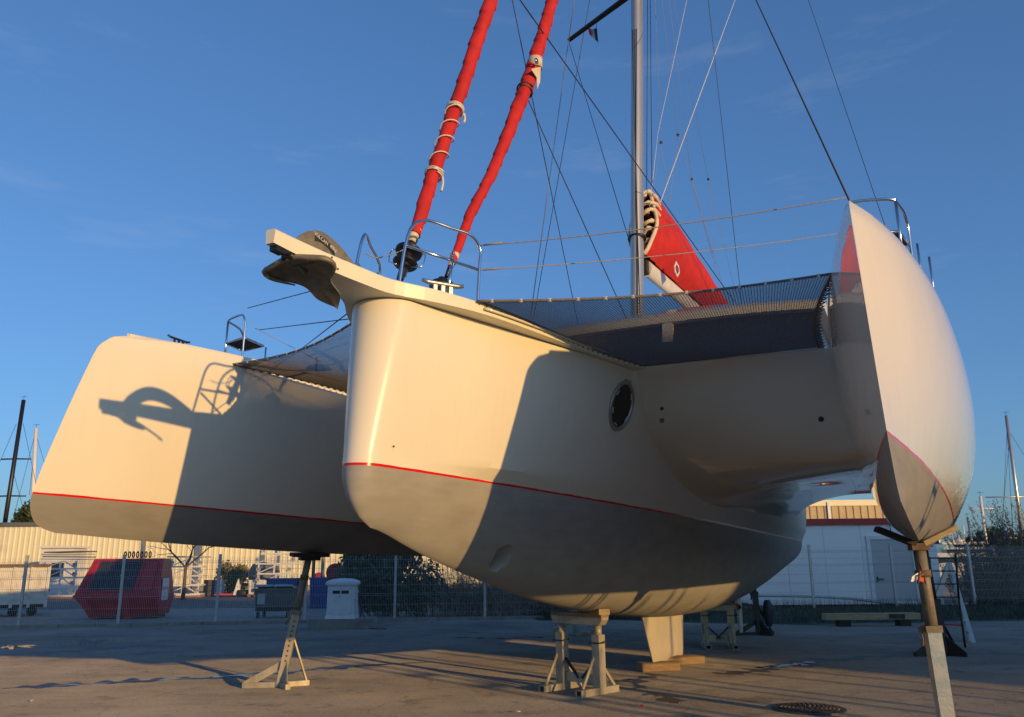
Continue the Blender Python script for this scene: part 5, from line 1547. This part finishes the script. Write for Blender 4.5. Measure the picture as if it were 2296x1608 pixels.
# bins
q = gp(612, 1386, Z=0)
bn_ = thing("wheeled_bin", "grey green four wheeled bin with pale lids in front of blue tanks", "bin", (q.x, q.y + .3, 0), rad(-2))
g = MB(); g.grid([[Vector((x * k, y * k, z)) for x, y in ((-.62, -.45), (.62, -.45), (.62, .45), (-.62, .45))] for z, k in ((.22, .9), (.9, 1.0))], False, True); g.add([Vector((x * .9, y * .9, .22)) for x, y in ((-.62, -.45), (.62, -.45), (.62, .45), (-.62, .45))], [(0, 1, 2, 3)]); g.box((0, 0, .93), (1.32, .98, .06)); g.build("body", M['greybin'], bn_)
for x in (-.32, .32):
    g = MB(); g.box((x, -.1, 1.0), (.58, .62, .07), Matrix.Rotation(rad(-10), 3, 'X')); g.build("lid", M['lid'] , bn_)
g = MB(); g.box((-.38, -.442, .62), (.26, .01, .34)); g.build("paper_label", M['lid'], bn_)
g = MB(); g.box((.1, -.43, .30), (1.3, .05, .10)); g.build("bumper", M['black'], bn_)
for x in (-.5, .5):
    for y in (-.33, .33):
        g = MB(); g.lathe([(0, -.03), (.1, -.03), (.1, .03), (0, .03)], (x, y, .1), 12, 'X'); g.build("wheel", M['black'], bn_)
for k, (u, v, w, h_, lab) in enumerate(((640, 1352, 1.5, 1.1, "blue plastic tank behind the grey green bin"), (735, 1356, 1.35, 1.15, "blue plastic tank to the left of the pedestal, next to a post"))):
    q = gp(u, v, Z=0); q = Vector((q.x * .92, q.y * .92, 0))
    t = thing("plastic_tank", lab, "tank", q, 0, "blue tanks behind the fence")
    g = MB(); g.grid([[Vector((x * s, y * s, z)) for x, y in ((-w / 2, -.5), (w / 2, -.5), (w / 2, .5), (-w / 2, .5))] for z, s in ((0, .92), (h_, 1.0), (h_ + .001, 1.05), (h_ + .08, 1.05))], False, True); g.add([Vector((x * 1.05, y * 1.05, h_ + .08)) for x, y in ((-w / 2, -.5), (w / 2, -.5), (w / 2, .5), (-w / 2, .5))], [(0, 1, 2, 3)]); g.build("body", M['blue'], t)
    for kk in range(5):
        g = MB(); g.box((-w / 2 * .8 + kk * w * .2, -.51, h_ * .5), (.05, .04, h_ * .85)); g.build("rib", M['blue'], t)
q = gp(752, 1284, Y=34)
rl = thing("hose_reel", "round dark red hose reel seen above the service pedestal", "hose reel", (q.x, q.y, 0))
g = MB(); g.lathe([(0, -.12), (.33, -.12), (.36, -.08), (.36, .08), (.33, .12), (0, .12)], (0, 0, q.z), 28, 'Y'); g.build("drum", M['darkred'], rl)
g = MB(); g.tube([(.25 * math.cos(a * .4), -.13, q.z + .25 * math.sin(a * .4)) for a in range(17)], .02, 6); g.build("hose", M['red'], rl)
g = MB(); g.bar((0, .15, 0), (0, .15, q.z), .1, .08); g.build("stand", M['darksteel'], rl)
q = gp(781, 1300, Y=33); g = MB(); g.box((0, 0, 1.6), (.42, .42, 3.2)); o = g.build("concrete_post", M['concrete']); o.location = (q.x, q.y, 0); tag(o, "pale square concrete post beside the dark red hose reel", "post")
for k, (u, lab) in enumerate(((702, "thin grey pole just right of the leaning stand"), (722, "thin grey pole next to the dark red hose reel"))):
    q = gp(u, 1300, Y=36); g = MB(); g.tube([(0, 0, 0), (0, 0, 3.1)], .07, 8); o = g.build("grey_pole", M['concrete'] if k else M['bark']); o.location = (q.x, q.y, 0); tag(o, lab, "pole", "poles behind the fence")
q = gp(715, 1290, Y=37); cn = thing("marker_float", "small red float lying on blue tank edge behind the stand", "float", (q.x, q.y, q.z - .2))
g = MB(); g.lathe([(0, -.02), (.30, 0), (.27, .15), (.16, .28), (0, .33)], (0, 0, 0), 18); g.build("shell", M['redplastic'], cn)

# ------------------------------------------------------------------ stacks of white frames and other yard goods in the sun
def frame_stack(label, u, Y, w, levels, dz, seed, panels=0):
    q = gp(u, 1318, Y=Y); r = random.Random(seed)
    t = thing("frame_stack", label, "stack of frames", (q.x, q.y, 0), r.uniform(-.15, .15), "stacks of white metal frames")
    for k in range(levels):
        z = .16 + k * dz; g = MB(); ww = w * r.uniform(.86, 1.04); ox = r.uniform(-.1, .1); d_ = 1.3
        for y in (-d_ / 2, d_ / 2): g.bar((ox - ww / 2, y, z), (ox + ww / 2, y, z), .09, .09)
        for x in (-ww / 2, -ww / 6, ww / 6, ww / 2): g.bar((ox + x, -d_ / 2 + .045, z), (ox + x, d_ / 2 - .045, z), .07, .07)
        for x in (-ww / 2 + .08, ww / 2 - .08, 0): g.bar((ox + x, -d_ / 2, z + .045), (ox + x, -d_ / 2, z + dz - .05), .08, .08)
        g.bar((ox - ww / 2 + .1, -d_ / 2 - .05, z + .05), (ox + ww * .1, -d_ / 2 - .05, z + dz - .06), .05, .05)
        g.bar((ox + ww / 2 - .1, -d_ / 2 - .052, z + .05), (ox + ww * .12, -d_ / 2 - .052, z + dz - .06), .05, .05)
        g.build("frame", M['white'], t)
        for x in (-ww / 2 + .1, ww / 2 - .1):
            g = MB(); g.lathe([(.05, -.08), (.11, -.08), (.11, .08), (.05, .08), (.05, -.08)], (ox + x, -d_ / 2 - .09, z + dz * .45), 12, 'Y', False); g.build("roller", M['lid'], t)
    for k in range(panels):
        g = MB(); g.box((r.uniform(-.1, .1), 0, .2 + levels * dz + k * .14), (w * 1.15, 1.4, .07), Matrix.Rotation(r.uniform(-.03, .03), 3, 'Y')); g.build("grey_panel", M['roofgrey'] if k % 2 else M['lid'], t)
    g = MB()
    for y in (-.5, 0, .5): g.box((0, y, .05), (w, .12, .10))
    g.build("pallet", M['pallet'], t)
frame_stack("stack of white frames topped by grey panels, left of the red container", 148, 50, 2.1, 4, .5, 1, 4)
frame_stack("stack of white frames right beside the red container's sign", 418, 50, 1.9, 4, .52, 2, 1)
frame_stack("tall jumbled stack of white frames behind the blue tanks", 625, 50, 2.3, 5, .56, 3)
frame_stack("low stack of white frames between the site hut and skip", 108, 54, 1.4, 2, .5, 4)
q = gp(135, 1318, Y=58)
hut = thing("site_hut", "cream site hut with flat white roof standing before the cream shed", "hut", (q.x, q.y, 0))
g = MB(); g.box((0, 0, 1.5), (2.1, 2, 3.0)); g.build("wall", M['yacht'], hut)
g = MB(); g.box((0, 0, 3.08), (2.5, 2.4, .14)); g.build("roof", M['yacht'], hut)
g = MB(); g.box((.2, -1.01, 1.6), (.8, .03, .9)); g.build("window", M['cabinwin'], hut)
def drum_(label, u, m, h_=.95):
    q = gp(u, 1318, Y=51); g = MB(); g.lathe([(0, 0), (.30, 0), (.30, .3), (.315, .32), (.30, .34), (.30, .62), (.315, .64), (.30, .66), (.30, h_), (0, h_)], (0, 0, 0), 18, smooth=False)
    o = g.build("barrel", m); o.location = (q.x, q.y, 0); tag(o, label, "barrel", "barrels by the cream shed")
drum_("blue barrel in the sun, right of a black one", 491, M['blue']); drum_("black barrel in the sun, left of the blue one", 468, M['black'])
q = gp(520, 1318, Y=50)
pj = thing("pallet_truck", "red and white pallet truck parked on the sunlit apron", "pallet truck", (q.x, q.y, 0), .2)
g = MB(); g.box((-.35, 0, .14), (1.2, .18, .07)); g.box((-.35, .5, .14), (1.2, .18, .07)); g.build("fork", M['redplastic'], pj)
g = MB(); g.prism([(.1, -.1, .1), (.45, -.1, .1), (.45, -.1, .6), (.32, -.1, 1.0)], (0, .7, 0)); g.build("head", M['white'], pj)
g = MB(); g.tube([(.4, .25, .7), (.62, .25, 1.25)], .03, 8); g.tube([(.62, .05, 1.25), (.62, .45, 1.25)], .025, 8); g.build("handle", M['black'], pj)
for k, (u, lab) in enumerate(((577, "white crate on an orange pallet, left one of the pair"), (606, "white crate on an orange pallet, right one of the pair"))):
    q = gp(u, 1318, Y=50)
    t = thing("crate_on_pallet", lab, "crate", (q.x, q.y, 0), .05 * k, "white crates on pallets")
    g = MB()
    for x in (-.35, 0, .35): g.box((x, 0, .05), (.1, .9, .10))
    g.box((0, 0, .125), (.9, .95, .045)); g.build("pallet", M['pallet'], t)
    g = MB(); g.box((0, 0, .55), (.75, .75, .78)); g.build("box", M['white'], t)
    g = MB(); g.box((0, -.378, .55), (.5, .01, .5)); g.build("panel", M['lid'], t)
q = gp(590, 1318, Y=53); g = MB(); g.lathe([(0, 0), (.9, 0), (.95, .5), (.7, .95), (0, 1.05)], (0, 0, .9), 20); g.box((0, 0, .45), (1.4, 1.0, .9)); o = g.build("covered_machine", M['greybin'], None, angle=rad(40)); o.location = (q.x, q.y, 0); tag(o, "grey rounded machine cover behind the white crates", "machine")
g = MB()
q = gp(545, 1318, Y=50)
pr = thing("pipe_roller", "pair of dark pipe sections lying below the yellow bush", "pipe", (q.x, q.y, 0))
for x in (-.3, .45):
    g = MB(); g.tube([(x, 0, .2), (x + .6, .1, .2)], .19, 14); g.build("pipe", M['darksteel'], pr)
q = gp(516, 1318, Y=56)
shrub("yellow_bush", "yellowish sunlit bush in front of the cream shed", "bush", (q.x, q.y), 1.9, 1.5, 2.1, 2600, .16, M['yellowleaf'], M['bark'], 71, 1.0, 10)

# bare tree in front of the cream shed
def bare_tree(label, base, h, seed, name="bare_tree"):
    t = thing(name, label, "tree", (base[0], base[1], 0), 0)
    r = random.Random(seed); g = MB()
    def grow(p, d, L, rad_, lev):
        pts = [p]; rr = [rad_]; n = 5
        for j in range(n):
            d = (d + Vector((r.gauss(0, .12), r.gauss(0, .12), r.gauss(.03, .06)))).normalized(); p = p + d * L / n; pts.append(p); rr.append(rad_ * (1 - .45 * (j + 1) / n))
        g.tube(pts, rr, 6 if lev < 2 else 4, False)
        if lev >= 5: return
        for k in range(3 if lev < 3 else 2):
            a_ = r.uniform(0, 6.28); sp = r.uniform(.45, .85); f_ = d.cross(Vector((math.cos(a_), math.sin(a_), .3))).normalized()
            grow(pts[-1 - (k > 1)], (d + f_ * sp).normalized(), L * r.uniform(.62, .82), rr[-1] * .72, lev + 1)
    trunk = MB(); trunk.tube([(0, 0, 0), (.02, 0, h * .14), (0, .03, h * .27)], [.11, .09, .08], 10); trunk.build("trunk", M['bark'], t)
    for k in range(5):
        a_ = 6.28 * k / 5 + .4; grow(Vector((0, .03, h * .26)), Vector((math.cos(a_) * .8, math.sin(a_) * .8, .8)).normalized(), h * .24, .05, 1)
    g.build("branches", M['bark'], t, fix=False)
q = gp(412, 1318, Y=46); bare_tree("bare spreading tree with a short trunk before the cream shed", (q.x, q.y), 6.4, 4)

# ------------------------------------------------------------------ buildings
def ribbed(name, x0, x1, y, z0, z1, pitch, m, parent, dep=.06):
    g = MB(); top, bot = [], []; x = x0
    while x < x1:
        for dx, dy in ((0, 0), (.55, 0), (.68, -dep), (.87, -dep), (1.0, 0)):
            xx = min(x + dx * pitch, x1); top.append(Vector((xx, y + dy, z1))); bot.append(Vector((xx, y + dy, z0)))
        x += pitch
    g.grid([bot, top], False); return g.build(name, m, parent, fix=False)
yb = 64.0; q0 = gp(0, 1174, Y=yb); ztop_ = q0.z
bld = thing("cream_shed", "long low cream ribbed metal shed across the road on the left", "building", (-30, yb, 0))
ribbed("cladding", -42, 31, 0, .35, ztop_ - .25, .40, M['yellowwall'], bld)
g = MB(); g.box((-5.5, .12, .175), (73, .2, .35)); g.build("base_course", M['concrete'], bld)
g = MB(); g.box((-5.5, 5.2, ztop_ - .1), (73.4, 10.6, .34)); g.build("roof_edge", M['roofgrey'], bld)
g = MB(); g.box((-5.5, 5.3, (ztop_ - .3) / 2), (72.8, 10.0, ztop_ - .3)); g.build("core", M['yellowwall'], bld)
for u in (318, 442, 588, 622):
    xx = gp(u, 1250, Y=yb - .3).x + 30; g = MB(); g.box((xx, -.14, ztop_ / 2 - .2), (.28 if u != 442 else .5, .12, ztop_ - .5)); g.build("downpipe", M['alugrey'], bld)
yw = 32.6
wl0, wl1 = gp(1690, 1362, Y=yw).x, gp(2118, 1362, Y=yw).x
ztw = gp(1900, 1163, Y=yw).z; zf0 = gp(1900, 1177, Y=yw).z
wb = thing("white_cabin", "white flat roofed cabin with red fascia and plain door behind the right fence", "building", (0, yw, 0))
n = 5
for k in range(n):
    a_, b_ = wl0 + (wl1 - wl0) * k / n, wl0 + (wl1 - wl0) * (k + 1) / n
    g = MB(); g.box(((a_ + b_) / 2, .06, (.1 + zf0) / 2), (b_ - a_ - .012, .1, zf0 - .1)); g.build("wall_panel", M['whitewall'], wb)
g = MB(); g.box(((wl0 + wl1) / 2, 3.15, (.1 + ztw) / 2), (wl1 - wl0 - .02, 6.0, ztw - .16)); g.build("wall_core", M['whitewall'], wb)
g = MB(); g.box(((wl0 + wl1) / 2, 3.1, (zf0 + ztw) / 2), (wl1 - wl0 + .12, 6.4, ztw - zf0)); g.build("fascia", M['redfascia'], wb)
d0, d1, zt_ = gp(1951, 1300, Y=yw).x, gp(2060, 1300, Y=yw).x, gp(2000, 1205, Y=yw).z
dd_ = MB()
for x in (d0 + .07, d1 - .07): dd_.box((x, -.01, (zt_ + .2) / 2), (.14, .08, zt_ - .2))
dd_.box(((d0 + d1) / 2, -.012, zt_ - .0), (d1 - d0, .08, .14)); dfr = dd_.build("door_frame", M['white'], wb)
g = MB(); g.box(((d0 + d1) / 2, .0, zt_ / 2 + .07), (d1 - d0 - .285, .04, zt_ - .3)); dor = g.build("door", M['lid'], wb)
g = MB(); xh = gp(1970, 1310, Y=yw).x; zh = gp(1970, 1399 * .9184 + 14, Y=yw).z; g.box((xh + .06, -.06, zh), (.26, .05, .05)); g.box((xh - .03, -.035, zh), (.06, .03, .2)); g.build("door_handle", M['black'], dor)
g = MB(); g.box((gp(2015, 1234, Y=yw).x, -.03, gp(2015, 1240, Y=yw).z), (.6, .02, .05)); g.build("notice_strip", M['alugrey'], dor)
g = MB(); xx = gp(1994, 1190, Y=yw).x; g.tube([(xx, -.09, ztw - .05), (xx + .01, -.09, zt_ + .08)], .018, 6); g.build("hanging_cable", M['black'], wb)
# long pipe lying along the foot of the fence
g = MB(); P = [gp(u, v, Y=y_) for u, v, y_ in ((1700, 1336, 31.4), (1790, 1337, 31.4), (1900, 1342, 31.4), (1990, 1352, 31.2), (2100, 1356, 31.1), (2170, 1354, 31.1))]
g.tube(curve(P, 6), .045, 8); tag(g.build("long_pipe", M['alugrey']), "long grey hose sagging along the fence in front of the white cabin", "hose")
yt = 58.0
tz = gp(1900, 1126, Y=yt).z; tx0, tx1 = gp(1740, 1150, Y=yt).x, gp(1985, 1150, Y=yt).x
tb = thing("tan_building", "tan ribbed building with cream roof trim showing above the red fascia", "building", (0, yt, 0))
ribbed("cladding", tx0, tx1, 0, 0, tz - .2, .5, M['tanwall'], tb)
g = MB(); g.box(((tx0 + tx1) / 2, 3.2, tz - .05), (tx1 - tx0 + .4, 6.6, .4)); g.build("roof_trim", M['yellowwall'], tb)
g = MB(); g.box(((tx0 + tx1) / 2, 3.2, tz / 2 - .2), (tx1 - tx0 - .1, 6.0, tz - .4)); g.build("core", M['tanwall'], tb)
xx = gp(1922 - 99, 1150, Y=yt).x
g = MB(); g.box((gp(2023 * .9184, 1150, Y=yt).x, -.12, tz / 2), (.2, .12, tz)); g.build("downpipe", M['white'], tb)
# big unseen shed added on the right: throws the long shade over the right of the yard
bs_ = thing("shade_shed", "tall grey unseen shed, added beyond the right edge to throw the long shade", "building", (49.5, -17.5, 0))
g = MB(); g.box((0, 0, 6.0), (22, 15, 12.0)); g.build("wall", M['lid'], bs_)
g = MB(); g.prism([(-11.4, -7.8, 12.0), (11.4, -7.8, 12.0), (0, -7.8, 12.6)], (0, 15.6, 0)); g.build("roof", M['roofgrey'], bs_)
g = MB(); g.box((-11.05, 0, 4.0), (.06, 9, 8.0)); g.build("door", M['roofgrey'], bs_)

# unseen, just outside the right edge: a step ladder and added steel cradle, whose shadows reach into view
S_ = Vector((TOSUN.x, TOSUN.y, 0)).normalized(); N_ = Vector((-S_.y, S_.x, 0))
fpt = C0 + AX * 2.9 + PO * 4.33 + UU * 2.36
top_l = fpt + TOSUN * 3.4
ol = thing("extension_ladder", "aluminium extension ladder standing outside the right edge, its top shadowed on the near float", "ladder", (top_l.x, top_l.y, 0), 0)
for q0, dy in ((0.0, 0.0), (.09, .06)):
    g = MB()
    for sg in (-1, 1):
        a_ = N_ * (sg * .17 + q0) + Vector((0, 0, 0)); b_ = N_ * (sg * .17 + q0) + Vector((0, 0, top_l.z + .12 - dy)); g.bar(a_, b_, .045, .06, S_)
    fr = g.build("stile_pair", M['aluladder'], ol)
    for k in range(9):
        g = MB(); z = top_l.z - .02 - k * .26; g.bar(N_ * (-.17 + q0) + Vector((0, 0, z)), N_ * (.17 + q0) + Vector((0, 0, z)), .05, .06); g.build("rung", M['aluladder'], fr)
mh = gp(1815, 1591, Z=0); cb = Vector((mh.x, mh.y, 0)) + S_ * 17.5
cr = thing("shadow_uprights", "added unseen steel cradle standing outside the right edge of the yard", "uprights", cb, 0)  # added only to cast thin shadow lines across the asphalt
for off, hh in ((0, 4.2), (-.75, 4.3), (-1.15, 4.3), (-2.3, 4.2), (.95, 3.6), (-3.1, 4.0)):
    g = MB(); p = N_ * -off; g.bar(p, p + Vector((0, 0, hh)), .09, .09, S_); g.build("upright", M['stand'], cr)
g = MB(); g.bar(N_ * -1.2 + Vector((0, 0, .15)), N_ * 3.3 + Vector((0, 0, .15)), .12, .16); g.build("base_beam", M['stand'], cr)

# ------------------------------------------------------------------ far masts, yacht and trees
def mast_(label, u0, v0, u1, v1, Y, r, m, spread=(), stays=(), top=True, cat="mast", name="yacht_mast"):
    a_, b_ = gp(u0, v0, Y=Y), gp(u1, v1, Y=Y)
    t = thing(name, label, cat, (b_.x, b_.y, 0), 0, "masts of distant boats")
    o_ = Vector((b_.x, b_.y, 0)); foot = b_ + (b_ - a_).normalized() * max(0, b_.z * .98); foot = Vector((foot.x, foot.y, .05))
    g = MB(); g.tube([foot - o_, a_ - o_], [r, r * .85], 10); g.build("spar", m, t)
    for (u, v, w) in spread:
        c = gp(u, v, Y=Y) - o_; g = MB(); g.tube([c + Vector((-w, 0, -.03)), c, c + Vector((w, 0, -.03))], r * .35, 6); g.build("spreader", m, t)
    for (ua, va, ub, vb) in stays:
        g = MB(); g.tube([gp(ua, va, Y=Y) - o_, gp(ub, vb, Y=Y) - o_], .022, 5); g.build("stay", M['rope'], t)
    if top:
        g = MB(); c = a_ - o_; g.tube([c, c + Vector((0, 0, .5))], .02, 5); g.tube([c + Vector((-.3, 0, .35)), c + Vector((.35, 0, .4))], .02, 5); g.build("wind_vane", M['darksteel'], t)
mast_("tall black mast leaning right at the left edge", 53, 897, 11, 1172, 88, .24, M['black'], ((36, 1029, 1.6), (24, 1112, 1.6)), ((37, 950, 0, 1035), (52, 950, 88, 1120), (53, 900, 16, 1172), (30, 1060, 55, 1150)))
mast_("cream mast rising beside the far float's bow", 81, 960, 74, 1110, 92, .23, M['yacht'], (), ((84, 985, 100, 1040), (78, 975, 28, 1170), (80, 975, 66, 1110)))
mast_("short thin mast just below the cream mast", 73, 1140, 68, 1175, 92, .10, M['alugrey'], ((72, 1152, 1.0),), (), False)
mast_("tall silver mast with many stays at the right edge", 2256, 932, 2292, 1200, 95, .21, M['alu'], ((2273, 1114, 3.2),), ((2258, 960, 2340, 1090), (2258, 960, 2248, 1180), (2257, 950, 2270, 1180), (2275, 1120, 2330, 1200), (2262, 1000, 2244, 1200)))
mast_("pale mast with one wide crosstree above the motor yacht", 2198, 1113, 2214, 1240, 84, .16, M['yacht'], ((2199, 1140, 1.25),), ())
mast_("short grey mast left of the crosstree mast", 2169, 1160, 2179, 1215, 100, .15, M['alugrey'], (), (), True)
mast_("slim short pole over the motor yacht's flybridge", 2160, 1178, 2163, 1215, 82, .07, M['white'], (), (), False)
mast_("white mast stump rising through the tamarisk", 2259, 1180, 2268, 1240, 90, .14, M['white'], ((2262, 1206, .8),), (), False)
# motor yacht
ym = gp(2165, 1282, Y=80); yb_ = thing("motor_yacht", "white motor yacht with flybridge and radar domes beyond the right fence", "boat", (ym.x, ym.y, 0), rad(-18))
def zz(v): return gp(2165, v, Y=80).z
def slab(name, x0, x1, z0, z1, wy, m, par, rake0=0, rake1=0):
    g = MB(); P = [(x0, -wy, z0), (x1, -wy, z0), (x1 + rake1, -wy, z1), (x0 + rake0, -wy, z1)]; g.prism([Vector(p) for p in P], (0, 2 * wy, 0)); return g.build(name, m, par)
slab("hull", -3.2, 3.4, .2, zz(1262), 1.9, M['yacht'], yb_, -.3, .9)
slab("hull_window", 1.0, 2.3, zz(1276), zz(1268), 1.93, M['glass'], yb_)
slab("cockpit_shade", -2.9, .2, zz(1262), zz(1250), 1.7, M['glass'], yb_)
slab("saloon", .2, 2.7, zz(1262), zz(1249), 1.75, M['glass'], yb_, 0, -.7)
slab("saloon_roof", -3.3, 2.6, zz(1249), zz(1240), 1.9, M['yacht'], yb_, .2, -.2)
slab("flybridge", -1.6, 2.1, zz(1240), zz(1229), 1.6, M['glass'], yb_, 0, -.4)
slab("flybridge_roof", -1.9, 1.9, zz(1221), zz(1216), 1.6, M['yacht'], yb_)
for x in (-1.5, .2, 1.5):
    g = MB(); g.bar((x, -1.4, zz(1230)), (x, -1.4, zz(1220)), .10, .10); g.build("roof_post", M['yacht'], yb_)
slab("coaming", -1.8, 2.0, zz(1232), zz(1228), 1.65, M['yacht'], yb_)
for x in (-2.2, -.2):
    g = MB(); g.lathe([(0, -.35), (.34, -.3), (.40, 0), (.3, .3), (0, .42)], (x, -.3, zz(1211)), 16); g.build("radar_dome", M['yacht'], yb_)
g = MB(); g.bar((-2.9, -.9, zz(1200)), (-.4, -.9, zz(1197)), .16, .10); g.bar((-2.7, -.9, zz(1240)), (-2.2, -.9, zz(1200)), .14, .12); g.bar((-.7, -.9, zz(1222)), (-.9, -.9, zz(1200)), .14, .12); g.build("radar_arch", M['yacht'], yb_)
# small dinghy bow standing up
q = gp(2222, 1245, Y=70); g = MB(); g.bar((0, 0, 0), (.55, 0, q.z + .8), .5, .12); o = g.build("white_plank", M['white']); o.location = (q.x - .3, q.y, 0); tag(o, "white board leaning upright between the yacht and tamarisk", "board")
# sandy bank
g = MB(); rows = []; r = random.Random(4)
for i in range(15):
    row = []
    for j in range(9):
        Y = 42 + 26 * j / 8; X = gp(2080, 1300, Y=Y).x + i * .85 * Y / 42
        row.append(Vector((X, Y, .02 + .5 * math.sin(math.pi * j / 8) * math.sin(math.pi * i / 14) + r.uniform(0, .12) * (0 < j < 8))))
    rows.append(row)
g.grid(rows); structure(g.build("sand_bank", M['sand']))
def crown_tree(label, base, h, w, seed, m, name, n=900, leaf=.5):
    t = thing(name, label, "tree", (base[0], base[1], 0), 0, "distant trees")
    r = random.Random(seed); g = MB()
    for k in range(11):
        c = (r.uniform(-.7, .7) * w, r.uniform(-.5, .5) * w, h * r.uniform(.42, .9)); foliage(g, r, n // 11, c, (w * .38, w * .38, h * .15), leaf, upright=.3)
    g.build("crown", m, t, fix=False); g = MB(); g.tube([(0, 0, 0), (.1, 0, h * .4), (0, .1, h * .75)], [.2, .16, .08], 7); g.build("trunk", M['bark'], t)
q = gp(58, 1150, Y=84); crown_tree("dark green conifer top behind the cream shed's roof", (q.x, q.y), q.z + 1.0, 1.3, 81, M['leafdark'], "conifer", 1500, .4)
for k, (u, v, Y, w, lab) in enumerate(((2195, 1205, 150, 4.5, "far pine left of the crosstree mast's foot"), (2225, 1202, 150, 5.0, "far pine behind the white leaning board"), (2262, 1192, 140, 5.5, "far pine behind the tall silver mast"), (2305, 1196, 150, 6, "far pine at the right frame edge"))):
    q = gp(u, v, Y=Y); crown_tree(lab, (q.x, q.y), q.z, w, 90 + k, M['hillgreen'], "pine_tree", 1300, .9)
